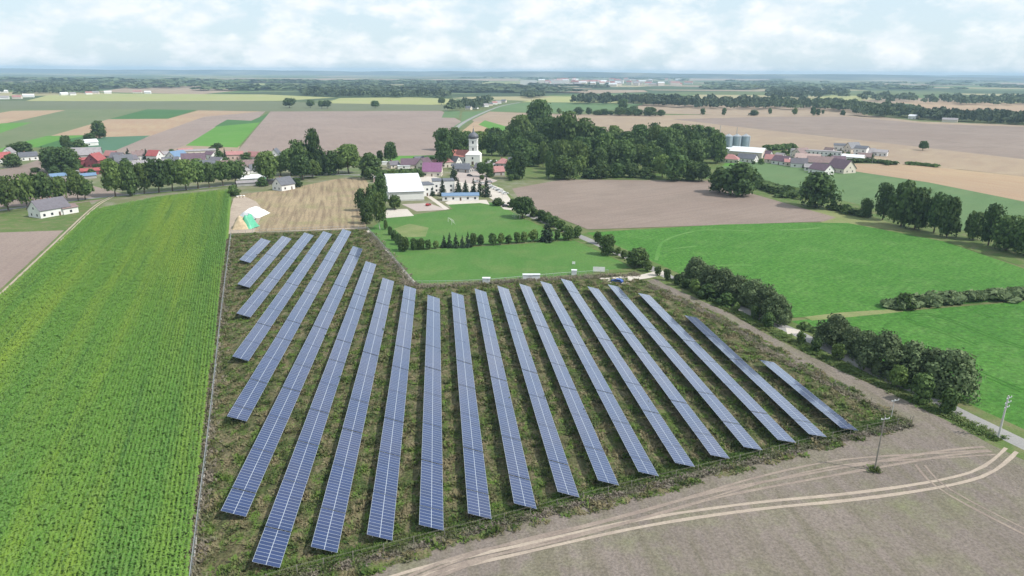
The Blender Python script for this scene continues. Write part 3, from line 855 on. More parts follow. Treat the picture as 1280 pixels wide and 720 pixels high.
MAIZE_POLY = wpoly([(-260, 628), (-120, 490), (0, 377), (119, 266), (200, 249.5), (289, 240), (284, 290), (275, 380), (258, 520), (232, 760), (222, 850), (-260, 850)])
def maize():
    rs = np.random.default_rng(5)
    c, s = math.cos(ANG_MAIZE), math.sin(ANG_MAIZE)
    xs = [p[0] for p in MAIZE_POLY]; ys = [p[1] for p in MAIZE_POLY]
    pts = np.array([(x * c + y * s, -x * s + y * c) for x, y in MAIZE_POLY])
    u0, u1, v0, v1 = pts[:, 0].min(), pts[:, 0].max(), pts[:, 1].min(), pts[:, 1].max()
    rows = np.arange(v0, v1, 0.78)
    along = np.arange(u0, u1, 0.86)
    U, V = np.meshgrid(along, rows)
    U = U.ravel() + rs.normal(size=U.size) * 0.2; V = V.ravel() + rs.normal(size=V.size) * 0.05
    P = np.stack([U * c - V * s, U * s + V * c], 1)
    P = P[inside(P, MAIZE_POLY)]
    temps = []
    for _ in range(6):                       # about a metre of a drilled row: arching leaves and pale tassels
        bl = []
        for k in range(4):
            x0 = -0.45 + 0.28 * k + rs.normal() * 0.03
            hh = 1.9 + 0.25 * rs.random()
            for q in range(4):
                a = rs.choice([0.4, -0.4, 2.74, -2.74]) + rs.normal() * 0.5
                l = 0.38 + 0.22 * rs.random(); wd = 0.085 + 0.04 * rs.random()
                dx, dy = math.cos(a), math.sin(a) * 1.0
                z = hh - 0.12 - 0.15 * q
                p0, p1 = (x0, 0, z), (x0 + dx * l, dy * l, z + 0.16 - 0.25 * rs.random())
                bl.append([(p0[0] - dy * wd, p0[1] + dx * wd, p0[2]), (p0[0] + dy * wd, p0[1] - dx * wd, p0[2]), (p1[0] + dy * wd, p1[1] - dx * wd, p1[2]), (p1[0] - dy * wd, p1[1] + dx * wd, p1[2])])
            a = rs.random() * 3.14
            c2, s2 = math.cos(a) * .07, math.sin(a) * .07
            bl.append([(x0 - c2 * .4, -s2 * .4, hh - .1), (x0 + c2 * .4, s2 * .4, hh - .1), (x0 + c2 + .05, s2, hh + .32), (x0 - c2 + .05, -s2, hh + .32)])
        temps.append(np.array(bl, dtype=np.float32))
    zs = 0.85 + 0.3 * rs.random(len(P))
    rots = np.full(len(P), ANG_MAIZE) + math.pi * rs.integers(2, size=len(P))
    scatter('maize_crop', P, temps, crop_mat('maize_leaf', ((0.155, 0.325, 0.042), (0.110, 0.275, 0.048), (0.28, 0.40, 0.045), (0.25, 0.365, 0.13)), 0.055, 0.085, ANG_MAIZE, 22, 1.1, (0.05, 0.16, 0.03)),
            0.95, 1.1, 'bright green maize in drilled rows with yellow and dark streaks', 'maize', zs, rots)
maize()

SITE_POLY = wpoly([(289, 294), (457, 288), (470, 303), (515, 358), (600, 357), (790, 348), (812, 354), (900, 394), (1142, 530), (1110, 543), (760, 636), (560, 686), (345, 760), (243, 760), (266, 520)])
def weeds():
    rs = np.random.default_rng(8)
    x = np.array([p[0] for p in SITE_POLY]); y = np.array([p[1] for p in SITE_POLY])
    n = 170000
    P = np.stack([x.min() + (x.max() - x.min()) * rs.random(n), y.min() + (y.max() - y.min()) * rs.random(n)], 1)
    P = P[inside(P, SITE_POLY)]
    k = np.array([noise.noise(Vector((p[0] * .25, p[1] * .22, 1))) for p in P])
    P = P[k > -0.38 + 0.3 * rs.random(len(P))]
    temps = [blades(rs, 8, 0.45, 0.45, 0.13, 0.42) for _ in range(6)]
    k = np.array([noise.noise(Vector((p[0] * .33, p[1] * .27, 6))) for p in P])
    zs = (0.35 + 1.0 * rs.random(len(P)) ** 2) * np.clip(1.0 + 2.2 * k, .35, 2.6)
    scatter('weeds', P, temps, crop_mat('weed_leaf', ((0.050, 0.096, 0.020), (0.25, 0.21, 0.125), (0.110, 0.205, 0.028), (0.17, 0.16, 0.075)), 0.30, 0.45, ANG_SITE, 1.6, .6),
            0.6, 1.5, 'patchy green and dry brown weeds growing between the panel rows', 'weeds', zs)
weeds()

def verge(name, line, width, n, h, cs, label):
    rs = np.random.default_rng(n)
    W = smooth_line([G(*p) for p in line], 3)
    P = []
    for _ in range(n):
        i = rs.integers(len(W) - 1); p = W[i].lerp(W[i + 1], rs.random())
        d = (W[i + 1] - W[i]).normalized()
        o = rs.normal() * width / 2.5
        P.append((p.x - d.y * o, p.y + d.x * o))
    temps = [blades(rs, 8, 0.35, h, 0.09, 0.35) for _ in range(5)]
    scatter(name, np.array(P), temps, crop_mat(name + '_leaf', cs, 0.08, 0.2), 0.6, 1.5, label, 'weeds')
EDGE = [(268, 762), (320, 738), (375, 721), (480, 694), (600, 663), (760, 621), (900, 587), (1040, 552), (1138, 531)]
strip('dry_verge_ground', EDGE, 2.6, F_DRYV, wob=.45)
DRYC = ((0.24, 0.205, 0.165), (0.30, 0.26, 0.20), (0.13, 0.16, 0.06), (0.22, 0.19, 0.14))
GRNC = ((0.085, 0.16, 0.03), (0.14, 0.18, 0.06), (0.07, 0.14, 0.028), (0.16, 0.18, 0.07))
verge('dry_weeds', EDGE, 1.2, 5000, 0.32, ((0.21, 0.185, 0.15), (0.29, 0.25, 0.205), (0.11, 0.14, 0.05), (0.23, 0.20, 0.165)), 'band of dry grey weeds between the solar site and the ploughed field')
verge('green_weeds', [(300, 735), (375, 714), (480, 686), (600, 655), (760, 613), (900, 579), (1040, 545), (1120, 526)], 2.0, 6000, 0.42, ((0.06, 0.11, 0.02), (0.10, 0.17, 0.03), (0.12, 0.13, 0.05), (0.08, 0.13, 0.03)), 'green weeds inside the thin fence below the near panel ends')
verge('dry_weeds', [(284, 300), (272, 420), (258, 540), (232, 760)], 3.0, 2600, 0.5, DRYC, 'dry weeds along the pale fence beside the maize')
verge('rough_grass', [(461, 292), (500, 338), (520, 358), (620, 354), (720, 348), (800, 344)], 3.2, 2200, 0.55, DRYC, 'rough dry grass along the near edge of the sports pitch')
verge('rough_grass', [(812, 358), (900, 402), (957, 439), (1060, 493), (1136, 530)], 1.6, 1800, 0.4, DRYC, 'rough dry grass between the solar site and the brown dirt strip')
verge('roadside_grass', [(840, 350), (960, 412), (1040, 452), (1130, 494), (1250, 551)], 2.6, 3600, 0.35, GRNC, 'green grass strip between the dirt strip and the lane')
# ------------------------------------------------------------------ haze
def haze():
    m = bpy.data.materials.new('haze_air'); m.use_nodes = True
    t = m.node_tree; t.nodes.clear()
    o = N(t, 'ShaderNodeOutputMaterial'); v = N(t, 'ShaderNodeVolumePrincipled')
    v.inputs['Color'].default_value = (0.56, 0.79, 1.0, 1)
    v.inputs['Density'].default_value = 0.9e-4
    v.inputs['Anisotropy'].default_value = 0.0
    t.links.new(v.outputs[0], o.inputs['Volume'])
    me = MB().box(-15900, 15900, -1000, 17000, -1.0, 112).mesh('haze', m)
    tag(part('haze', me), 'pale blue haze over the whole plain', 'haze', kind='stuff')
haze()

# ------------------------------------------------------------------ trees
def quad_at(rs, c, n, s):
    a = n.cross(Vector(rs.normal(size=3))).normalized(); b = n.cross(a)
    s = s * (0.6 + 0.8 * rs.random())
    return [c - a * s - b * s * .7, c + a * s - b * s * .9, c + a * s * .8 + b * s, c - a * s * .9 + b * s * .7]

def crown_mesh(name, seed, lobes, mat, nleaf, size, z0, z1, spread, shape='round', fill=0.6):
    """crown in a unit box (x,y in -.5...5, z up to 1): lobes of leaf sprays with gaps between"""
    rs = np.random.default_rng(seed)
    V = []
    L = []
    for k in range(lobes):
        t = (k + rs.random()) / lobes
        z = z0 + (z1 - z0) * (0.10 + 0.80 * t)
        if shape == 'round': rr = math.sin(math.pi * (0.16 + 0.74 * t)) ** 0.8
        elif shape == 'tall': rr = math.sin(math.pi * (0.12 + 0.80 * t)) ** 0.7 * (1 - 0.25 * t)
        elif shape == 'dome': rr = math.cos(math.pi * 0.5 * t) ** 0.55
        elif shape == 'cone': rr = 1 - 0.95 * t
        a = k * 2.4 + rs.random() * 0.9
        q = spread * rr * (0.35 + 0.65 * rs.random() ** 0.6)
        rad = (0.11 + 0.11 * rs.random()) * (1.25 if shape != 'cone' else 1 - 0.6 * t) * min(1.0, 12 / lobes + 0.45)
        L.append((Vector((math.cos(a) * q * .36, math.sin(a) * q * .36, z)), rad))
    for i in range(nleaf):
        c, rad = L[rs.integers(len(L))]
        u = Vector(rs.normal(size=3)).normalized()
        if u.z < -0.2: u.z *= 0.5; u.normalize()
        r = rad * (fill + (1 - fill) * rs.random() ** 0.35) * (1.0 + 0.15 * rs.normal())
        p = c + Vector((u.x * r, u.y * r, u.z * r * 0.85))
        p.z = min(max(p.z, z0 * 0.8), 1.02)
        n = (u + 0.38 * Vector(rs.normal(size=3))).normalized()
        V += quad_at(rs, p, n, size)
    return mesh_np(name, [tuple(v) for v in V], np.arange(len(V)).reshape(-1, 4), mat)

def conifer_mesh(name, seed, mat, tiers=15, per=16, size=.07):
    rs = np.random.default_rng(seed)
    V = []
    for k in range(tiers):
        t = k / (tiers - 1)
        z = 0.06 + 0.92 * t
        rad = 0.48 * (1 - t) ** 0.85 + 0.015
        for j in range(max(5, int(per * (1 - 0.7 * t)))):
            a = rs.random() * 6.283; rr = rad * (0.75 + 0.35 * rs.random())
            for q in (0.35, 0.7, 1.0):
                p = Vector((math.cos(a) * rr * q, math.sin(a) * rr * q, z - 0.05 * q * (1 - t) + rs.normal() * .008))
                n = Vector((math.cos(a) * .5, math.sin(a) * .5, .8)) + 0.35 * Vector(rs.normal(size=3))
                V += quad_at(rs, p, n.normalized(), size * (1 - 0.55 * t) * (1.15 - .3 * q))
    return mesh_np(name, [tuple(v) for v in V], np.arange(len(V)).reshape(-1, 4), mat)

def trunk_mesh(name, seed, mat, top, r, limbs=6, lean=0.02):
    rs = np.random.default_rng(seed)
    b = MB()
    pts = [Vector((rs.normal() * lean * k, rs.normal() * lean * k, top * k / 4)) for k in range(5)]
    for k in range(4):
        b.tube(pts[k], pts[k + 1], r * (1.25 if k == 0 else 1 - .18 * k), r * (1 - .18 * (k + 1)), 7, cap=False)
    for k in range(limbs):
        z = 0.45 + 0.5 * k / max(1, limbs - 1)
        p = pts[0].lerp(pts[4], z); a = k * 2.4
        q = p + Vector((math.cos(a) * .24, math.sin(a) * .24, 0.16 + .1 * rs.random()))
        b.tube(p, q, r * .42, r * .12, 5, cap=False)
    return b.mesh(name, mat)

KIND = {}
def kind(key, nm, crowns, trunks): KIND[key] = (nm, crowns, trunks)
kind('broad', 'broadleaf_tree',
     [crown_mesh('crown', 10 + k, 17, m, 2300, .034, .24, 1.0, 1.05) for k, m in enumerate((LEAF, LEAF2, LEAF, LEAF2, LEAF3))],
     [trunk_mesh('trunk', 40 + k, BARK, .62, .030) for k in range(2)])
kind('light', 'broadleaf_tree', [crown_mesh('crown', 20 + k, 15, LEAF3, 1900, .034, .20, 1.0, 1.05) for k in range(2)],
     [trunk_mesh('trunk', 50, BARK, .6, .026)])
kind('tall', 'broadleaf_tree', [crown_mesh('crown', 30 + k, 16, LEAF, 1900, .032, .12, 1.0, .95, 'tall') for k in range(3)],
     [trunk_mesh('trunk', 52, BARK, .7, .028)])
kind('dense', 'broadleaf_tree', [crown_mesh('crown', 60 + k, 20, m, 2600, .034, .07, 1.0, 1.15, 'tall') for k, m in enumerate((LEAF, LEAF2, LEAF2))],
     [trunk_mesh('trunk', 53, BARK, .6, .028)])
kind('round', 'round_tree', [crown_mesh('crown', 70 + k, 11, m, 1300, .046, .12, 1.0, .90) for k, m in enumerate((LEAF2, LEAF, LEAF3))],
     [trunk_mesh('trunk', 54, BARK, .55, .035, 4)])
kind('willow', 'willow_bush', [crown_mesh('crown', 80 + k, 24, LEAFG, 4200, .024, .0, 1.0, 1.2, 'dome', .5) for k in range(3)],
     [trunk_mesh('trunk', 55, BARK, .5, .03)])
kind('bush', 'bush', [crown_mesh('crown', 90 + k, 12, m, 1500, .042, .0, 1.0, 1.15, 'dome', .45) for k, m in enumerate((LEAF2, LEAF))],
     [trunk_mesh('trunk', 56, BARK, .4, .03, 4)])
kind('conifer', 'conifer_tree', [conifer_mesh('crown', 100 + k, NEEDLE) for k in range(2)], [trunk_mesh('trunk', 57, BARK, .9, .022, 0, .0)])
kind('birch', 'birch_tree', [crown_mesh('crown', 110, 15, LEAF3, 1500, .030, .25, 1.0, .95, 'tall')], [trunk_mesh('trunk', 58, BIRCH, .8, .02, 7)])
_tn = random.Random(3)
def tree(k, x, yb, yt, wpx, label, group=None, cat=None, rad=True):
    nm, cr, tr = KIND[k]
    p = G(x, yb); s = ppm(x, yb)
    dep = math.atan2(H, math.hypot(p.x, p.y))
    h = 1.07 * (yb - yt) / s / math.cos(dep)
    wd = wpx / s * 1.12
    if k in ('bush', 'willow'): h *= 0.95
    o = root(nm, p, _tn.random() * 6.283, label, cat or ('bush' if k in ('bush', 'willow') else 'tree'), group)
    o.scale = (wd, wd, max(h, 0.5))
    part('crown', cr[_tn.randrange(len(cr))], o)
    part('trunk', tr[_tn.randrange(len(tr))], o)
    return o

# the avenue on the left
AV = [(-14, 268, 226, 24, 'broad'), (11, 264, 225, 25, 'broad'), (35, 260, 222, 24, 'light'), (54, 257, 220, 29, 'broad'), (77, 253, 224, 20, 'light'), (98, 251, 217, 20, 'broad'),
      (107, 250, 226, 20, 'broad'), (144.5, 246, 206, 25, 'broad'), (164, 245, 206, 22, 'dense'), (180.5, 242.5, 208, 22, 'light'), (199, 241, 204, 26, 'broad'),
      (216, 239, 203, 24, 'broad'), (233, 238, 204, 26, 'broad'), (248, 236, 203, 24, 'broad'), (262, 234.5, 207, 18, 'broad'), (279, 232.5, 205, 22, 'broad'), (295, 230.5, 204, 24, 'broad')]
for i, (x, b, t, wd, k) in enumerate(AV):
    n = len(AV) - 1 - i
    if i == 0: lab = 'avenue tree at the very left edge, beyond the white house'
    elif i < 5: lab = '%s avenue tree behind the white house by the farm track, counted from the left' % ORD[i - 1]
    elif i < 7: lab = 'avenue tree right of the white house, %s of the close pair' % ('left' if i == 5 else 'right')
    else: lab = '%s avenue tree along the top of the maize, counted from the maize corner' % ORD[n]
    tree(k, x, b, t, wd, lab, 'avenue trees along the village road')
for a in (
    ('dense', 376, 219, 180, 25, 'dark bushy tree left of the tallest tree in the cluster above the stubble field'),
    ('tall', 394, 219, 168, 21, 'tallest dark tree standing above the cluster behind the stubble field'),
    ('broad', 335, 230, 194, 24, 'tree left of the small white-gabled house at the stubble field'),
    ('light', 351, 219, 198, 20, 'light green tree behind the small white-gabled house'),
    ('broad', 364, 220, 190, 24, 'broad tree behind the roof of the small white-gabled house'),
    ('broad', 379, 225, 198, 24, 'tree at the road right of the small white-gabled house'),
    ('light', 391, 223, 202, 20, 'lighter green tree at the road under the tallest tree'),
    ('dense', 402, 219, 190, 17, 'dense tree right under the tallest tree of the cluster'),
    ('dense', 413, 219, 192, 20, 'dark dense tree left of the umbrella-shaped tree at the stubble field'),
    ('broad', 423, 218, 195, 16, 'slim tree touching the umbrella-shaped tree at the stubble field'),
    ('broad', 436, 217, 185, 30, 'umbrella-shaped tree with a clear trunk at the top of the stubble field'),
    ('dense', 463, 224, 195, 27, 'dark dense tree between the stubble field and the garden hedge'),
    ('bush', 371, 234, 223, 13, 'round dark bush right of the small white-gabled house'),
    ('bush', 328, 233, 222, 13, 'round bush left of the small white-gabled house'),
    ('bush', 293, 245, 232, 14, 'dark round bush at the top corner of the maize'),
    ('round', 475, 203, 190, 9, 'small tree left of the lone tall tree by the brown field'),
    ('broad', 489, 205, 181, 16, 'lone tall tree in front of the big brown field'),
    ('tall', 451, 264, 239, 14, 'outer tree of the clump left of the white hall'),
    ('tall', 460, 272, 249, 16, 'front tree of the clump left of the white hall'),
    ('dense', 467, 264, 234, 17, 'middle tree of the clump left of the white hall'),
    ('tall', 477, 260, 222, 19, 'tallest pointed tree of the clump left of the white hall'),
    ('dense', 458, 280, 254, 15, 'dark tree at the corner of the stubble field in front of the clump'),
    ('birch', 475, 287, 246, 19, 'pale-stemmed birch in front of the clump beside the sand court'),
    ('round', 494, 262, 246, 16, 'round dark tree in front of the white hall'),
    ('conifer', 553, 245, 224, 11, 'pointed conifer left of the low blue-roofed building'),
    ('conifer', 541, 245, 234, 8, 'small conifer between the hall and the blue-roofed building'),
    ('conifer', 573, 241, 224, 11, 'first conifer behind the low blue-roofed building'),
    ('conifer', 582, 241, 226, 10, 'second conifer behind the low blue-roofed building'),
    ('conifer', 592, 243, 224, 10, 'third conifer behind the low blue-roofed building'),
    ('conifer', 600, 244, 225, 10, 'fourth conifer behind the low blue-roofed building'),
    ('conifer', 608, 246, 223, 12, 'conifer at the right end of the low blue-roofed building'),
    ('conifer', 567, 226, 208, 11, 'conifer on the left side of the village square'),
    ('broad', 603, 221, 205, 13, 'dark tree on the right side of the village square'),
    ('broad', 611, 221, 206, 11, 'dark tree next to the tree on the right of the square'),
    ('broad', 653, 272.6, 249, 27, 'large round tree between the sports pitch and the car park'),
    ('bush', 623, 257, 248, 14, 'yellow-green hedge bush beside the dark parked cars'),
    ('bush', 641, 259, 249, 12, 'yellow-green bush behind the large round pitch tree'),
    # trees right of the centre
    ('dense', 899, 241, 213, 28, 'broad tree left of the twin-crowned tree at the end of the brown field'),
    ('dense', 922, 245, 208, 40, 'wide dark tree at the right end of the village wood'),
    ('bush', 946, 231, 218, 13, 'small tree right of the wide dark tree at the meadow'),
    ('dense', 1019, 259, 220, 42, 'big round dark tree alone between the lush field and the meadow'),
    ('bush', 991, 243, 234, 14, 'low bush left of the big round dark tree'),
    ('dense', 1082, 271, 250, 15, 'smallest tree at the left end of the tall field-edge trees'),
    ('tall', 1103, 275, 234, 25, 'second tall field-edge tree, slender and pointed'),
    ('dense', 1126, 283, 232, 31, 'tallest field-edge tree behind the lush field'),
    ('dense', 1143, 287, 240, 28, 'field-edge tree right of the tallest one'),
    ('tall', 1167, 291, 246, 27, 'slender field-edge tree before the gap'),
    ('dense', 1183, 297, 251, 24, 'last field-edge tree left of the gap'),
    ('dense', 1216, 300, 268, 22, 'first field-edge tree right of the gap'),
    ('tall', 1235, 307, 261, 28, 'pointed tallest field-edge tree right of the gap'),
    ('dense', 1257, 313, 274, 32, 'broad field-edge tree right of the pointed one'),
    ('dense', 1280, 320, 276, 30, 'field-edge tree cut by the right edge of the photo'),
    ('bush', 1129, 386, 367, 19, 'yellowish bush at the left end of the hedge between the lush fields'),
    ('bush', 1163, 380, 371, 12, 'small bush in the hedge between the lush fields'),
    # left village trees
    ('dense', 66, 214, 187, 26, 'left tree of the big dark clump beside the red brick house'),
    ('dense', 78, 216, 188, 30, 'middle tree of the big dark clump beside the red brick house'),
    ('dense', 91, 213, 189, 22, 'right tree of the big dark clump beside the red brick house'),
    ('dense', 27, 193, 179, 26, 'dark tree above the dark-roofed white house at the far left'),
    ('dense', 17, 209, 194, 20, 'dark bushy tree beside the red-roofed house at the left edge'),
    ('bush', 40, 199, 191, 14, 'hedge bush beside the white house at the far left'),
    ('dense', 84, 186, 171, 13, 'round dark tree standing alone left of the white shed'),
    ('dense', 125, 173, 153.5, 17, 'tall dark tree behind the small white shed in the fields'),
    ('bush', 113, 174, 167, 14, 'bush at the foot of the tall tree by the white shed'),
    ('bush', 100, 185, 175, 16, 'grey-green bush between the round tree and the white shed'),
    ('conifer', 161, 199, 186, 9, 'left one of two pointed conifers among the village roofs'),
    ('conifer', 183.5, 200, 187, 9, 'right one of two pointed conifers among the village roofs'),
    ('bush', 215, 196, 187, 9, 'small dark tree left of the blue-roofed house'),
    ('conifer', 282, 202, 186, 6, 'thin dark conifer beside the long brown roof'),
    ('dense', 275, 203, 190, 10, 'dark tree left of the thin conifer by the brown roof'),
    ('bush', 272, 185, 179, 12, 'small bush at the edge of the bright green strip'),
    ('bush', 266, 190, 184, 14, 'low bush below the bright green strip'),
    ('bush', 310, 200, 191, 16, 'dome-shaped dark bush right of the pale pink house'),
    ('bush', 69, 219, 208, 12, 'green tree left of the white shed by the brick house'),
    ('bush', 137, 212, 199, 15, 'yellow-green tree right of the red brick house'),
    ('dense', 88, 222, 211, 12, 'tree in front of the sheds left of the pair of avenue trees'),
    # lone trees in the distant fields
    ('broad', 362, 135, 124, 14, 'largest of the lone trees on the far green band'),
    ('broad', 388, 135, 126, 10, 'lone tree second from the left on the far green band'),
    ('broad', 402, 135.5, 127, 9, 'left of the touching pair of lone trees on the far green band'),
    ('broad', 409, 135.5, 126.5, 10, 'right of the touching pair of lone trees on the far green band'),
    ('broad', 469, 135, 127, 10, 'lone tree on the far green band right of the pair'),
    ('broad', 552, 131, 122.5, 8, 'small lone tree at the left of the road clump'),
    ('broad', 1153, 188, 177.5, 11, 'lone round tree in the middle of the large bare field'),
    ('round', 993, 144, 136, 6, 'tiny lone tree on the bare field behind the silos'),
    ('round', 1016, 144.5, 134.5, 7, 'taller of the small tree pair on the bare field'),
    ('round', 1022, 144.5, 137, 6, 'shorter of the small tree pair on the bare field'),
    ('round', 1028.5, 142.5, 138, 4, 'smallest tree right of the small tree pair on the bare field'),
    ('round', 962, 142.5, 136, 6, 'small lone tree left end of the bare field beside the long wood'),
    ('round', 905, 144, 136, 7, 'round lone tree right of the field hedgerow'),
    ('round', 878, 143.5, 136.5, 7, 'round lone tree nearest the right end of the field hedgerow'),
    ('bush', 942, 144.5, 138, 11, 'low wide tree on the field line near the long wood'),
    ('bush', 1053, 144, 138, 6, 'small bush at the tip of the long dark belt'),
    ): tree(*a)
HEDGE = [(699, 143, 136, 7), (712, 143, 138.5, 5), (723, 143.5, 135, 12), (736, 143.5, 135.5, 8), (747, 144, 138, 12), (755, 144, 137, 13), (763, 144, 139, 8), (778, 137, 125, 13), (774, 144.5, 135, 15), (785, 144.5, 136, 13), (792, 139, 133, 11),
         (797, 144.5, 137, 14), (812, 145, 135, 18), (826, 145, 138, 10)]
for i, (x, b, t, wd) in enumerate(HEDGE):
    tree('dense' if wd > 9 else 'round', x, b, t, wd, '%s tree from the left in the hedgerow across the far fields' % ORD[i], 'hedgerow trees between the far fields')

# the village wood: crowns that nothing tells apart
_rw = random.Random(12)
WOODG = 'trees of the village wood'
WL = 'dark green broadleaf tree crowded among others in the village wood'
def wood(yb, x0, x1, step, hpx, wpx, kinds, jit=3.0):
    x = x0
    while x < x1:
        k = _rw.choice(kinds)
        h = hpx * _rw.uniform(0.82, 1.18); ww = wpx * _rw.uniform(0.85, 1.25); y = yb + _rw.uniform(-2, 2)
        tree(k, x + _rw.uniform(-jit, jit), y, y - h, ww, WL, WOODG)
        x += step * _rw.uniform(0.85, 1.2)
wood(181, 640, 700, 15, 24, 19, ['broad', 'dense'])
wood(187, 555, 660, 13, 21, 17, ['broad', 'dense', 'dense'])
wood(187, 700, 890, 14, 25, 20, ['broad', 'dense', 'dense'])
wood(195, 552, 640, 13, 24, 18, ['broad', 'dense', 'tall'])
wood(196, 645, 895, 15, 28, 21, ['broad', 'dense', 'dense', 'tall'])
wood(205, 650, 895, 15, 30, 22, ['broad', 'dense', 'dense', 'tall'])
wood(214, 700, 885, 16, 30, 22, ['dense', 'dense', 'broad'])
for a in (
    ('broad', 672, 178, 132, 30, 'tallest round-topped tree rising above the village wood'),
    ('broad', 707, 196, 147, 34, 'big spreading tree above the middle of the village wood'),
    ('broad', 650, 185, 149, 26, 'large tree at the left shoulder of the tallest wood tree'),
    ('broad', 690, 194, 153, 30, 'spreading tree between the tallest and the biggest wood trees'),
    ('broad', 728, 196, 154, 28, 'spreading tree right of the biggest wood tree'),
    ('dense', 556, 206, 166, 20, 'tall dark tree at the left end of the trees behind the church'),
    ('broad', 555, 209, 181, 18, 'lighter tree in front of the left end of the church trees'),
    ('dense', 648, 224, 193, 20, 'dark tree at the field edge right of the pink-roofed house'),
    ('tall', 640, 224, 201, 18, 'dark pointed tree beside the pink-roofed two-storey house'),
    ('dense', 664, 208, 186, 20, 'dark wood tree behind the grassy gap'),
    ('light', 679, 209, 181, 12, 'pale green tree behind the grassy gap'),
    ('tall', 686, 224, 193, 12, 'narrow dark tree right of the grassy gap at the brown field'),
    ('light', 702, 217, 180, 20, 'pale green rounded tree in the front of the wood'),
    ('light', 722, 217, 181, 24, 'second pale green rounded tree in the front of the wood'),
    ('dense', 705, 224, 198, 30, 'grey-green spreading tree at the edge of the brown field'),
    ('light', 724, 219, 197, 18, 'yellow-green crown at the edge of the brown field'),
    ('bush', 738, 223, 211, 20, 'low bush in front of the wood at the brown field'),
    ('dense', 752, 223, 204, 22, 'first front tree of the wood left of the middle of the brown field'),
    ('dense', 772, 222, 206, 20, 'second front tree of the wood at the brown field'),
    ('dense', 790, 222, 206, 20, 'third front tree of the wood at the brown field'),
    ('bush', 808, 223, 210, 18, 'low bush between front wood trees at the brown field'),
    ('light', 828, 222, 197, 22, 'light green front tree of the wood at the brown field'),
    ('dense', 846, 226, 197, 30, 'large dark front tree near the right end of the brown field edge'),
    ('dense', 866, 226, 204, 24, 'rounded front tree near the bright green patch'),
    ('broad', 876, 227, 207, 20, 'last front tree of the wood before the meadow'),
    ('tall', 868, 200, 170, 15, 'poplar-like tree near the right end of the wood'),
    ('light', 893, 199, 173, 22, 'lighter tree at the right end of the wood beside the silos'),
    ('dense', 858, 196, 161, 24, 'high crown on the right part of the wood'),
    ('dense', 893, 191, 166, 14, 'dark tree top just left of the silos'),
    ): tree(*a)
# conifers and round trees across the sports ground
ROWT = [('dense', 518, 312, 299, 10), ('dense', 526, 312, 299, 10), ('round', 535, 312, 301, 9), ('round', 545, 311, 302, 8), ('conifer', 555, 309.5, 295, 9), ('conifer', 562, 310, 292, 9), ('conifer', 570, 310, 292, 9),
        ('conifer', 578, 310, 295, 8), ('conifer', 585, 309.5, 291, 9), ('dense', 591.5, 307.5, 293, 10), ('round', 600.6, 307, 295, 9), ('round', 616, 306.5, 293, 11), ('round', 626, 306, 293, 10),
        ('round', 635.5, 304.5, 295, 9), ('round', 646, 304, 291.5, 11), ('round', 655.5, 303.5, 291, 9), ('round', 666.7, 302, 288, 12), ('conifer', 683.5, 302, 277, 20), ('round', 696.6, 300, 289, 8)]
for i, (k, x, b, t, wd) in enumerate(ROWT):
    big = i == 17
    lab = 'biggest dark conifer in the row of trees between the two pitches' if big else \
        '%s %s from the left in the row of trees between the two pitches' % (ORD[i], 'pointed conifer' if k == 'conifer' else 'rounded tree')
    tree(k, x, b, t, wd, lab, 'trees between the two pitches')
for i, (x, b, t, wd) in enumerate([(482, 287, 276, 5), (488, 294, 284, 6), (492.5, 301, 289, 7), (499, 306, 293, 9), (505, 314, 298, 14)]):
    tree('dense', x, b, t, wd, '%s dark shrub down the left side of the sports pitch' % ORD[i], 'shrubs down the left side of the pitch')
LANE = [('bush', 668, 271, 261, 11), ('bush', 677, 276, 263, 14), ('bush', 685, 279, 266, 14), ('bush', 693, 284, 271, 14), ('bush', 701, 289, 276, 13), ('dense', 710, 300, 284, 14), ('round', 722, 298, 284, 13),
        ('tall', 747, 305, 291, 12), ('dense', 759, 319, 296, 18), ('round', 772, 319.5, 310, 9), ('round', 780, 323.5, 314, 9), ('dense', 797, 334, 312.5, 28), ('round', 810, 339.5, 328, 11), ('round', 822, 345, 334, 10),
        ('round', 833, 351, 337.5, 11), ('round', 846, 357, 344, 10)]
for i, (k, x, b, t, wd) in enumerate(LANE):
    lab = '%s roadside %s along the lane, counted from the car park end' % (ORD[i], 'bush' if k == 'bush' else 'tree')
    tree(k, x, b, t, wd, lab, 'trees and bushes along the lane')
for i, (k, x, b, t, wd) in enumerate([('round', 857, 361, 350, 13), ('round', 869, 367, 351, 16), ('bush', 884, 373, 356, 26), ('bush', 907, 382, 367, 22), ('round', 920, 389, 379, 9), ('round', 942, 399.5, 384, 13),
                                      ('round', 960, 409.5, 393, 15), ('round', 1000, 429.5, 416, 14), ('round', 1019.5, 440, 425, 15), ('round', 1046, 451, 431, 17), ('round', 1121, 486, 460, 21), ('round', 1149, 503, 470, 31), ('round', 1185, 517, 489, 23)]):
    tree(k, x, b, t, wd, '%s small round tree on the near side of the lane below the turf entrance' % ORD[i], 'small trees on the near side of the lane')
for i, (x, b, t, wd) in enumerate([(868, 353, 323, 32), (886, 366, 334, 34), (903, 371, 337, 32), (920, 377, 346, 32), (939, 384, 351, 34), (955, 395, 358, 34), (970, 404, 370, 32), (984, 400, 387, 11)]):
    tree('willow', x, b, t, wd, '%s grey-green bush of the long clump beside the lane, counted from its far end' % ORD[i], 'bushes of the far roadside clump')
for i, (x, b, t, wd) in enumerate([(1041, 433, 395, 38), (1062, 441, 410, 32), (1081, 451, 416, 32), (1102, 467, 417, 48), (1136, 474, 429, 46), (1160, 482, 437, 44), (1185, 494, 440, 58)]):
    tree('willow', x, b, t, wd, '%s large grey-green bush of the near clump beside the lane, counted from its far end' % ORD[i], 'bushes of the near roadside clump')

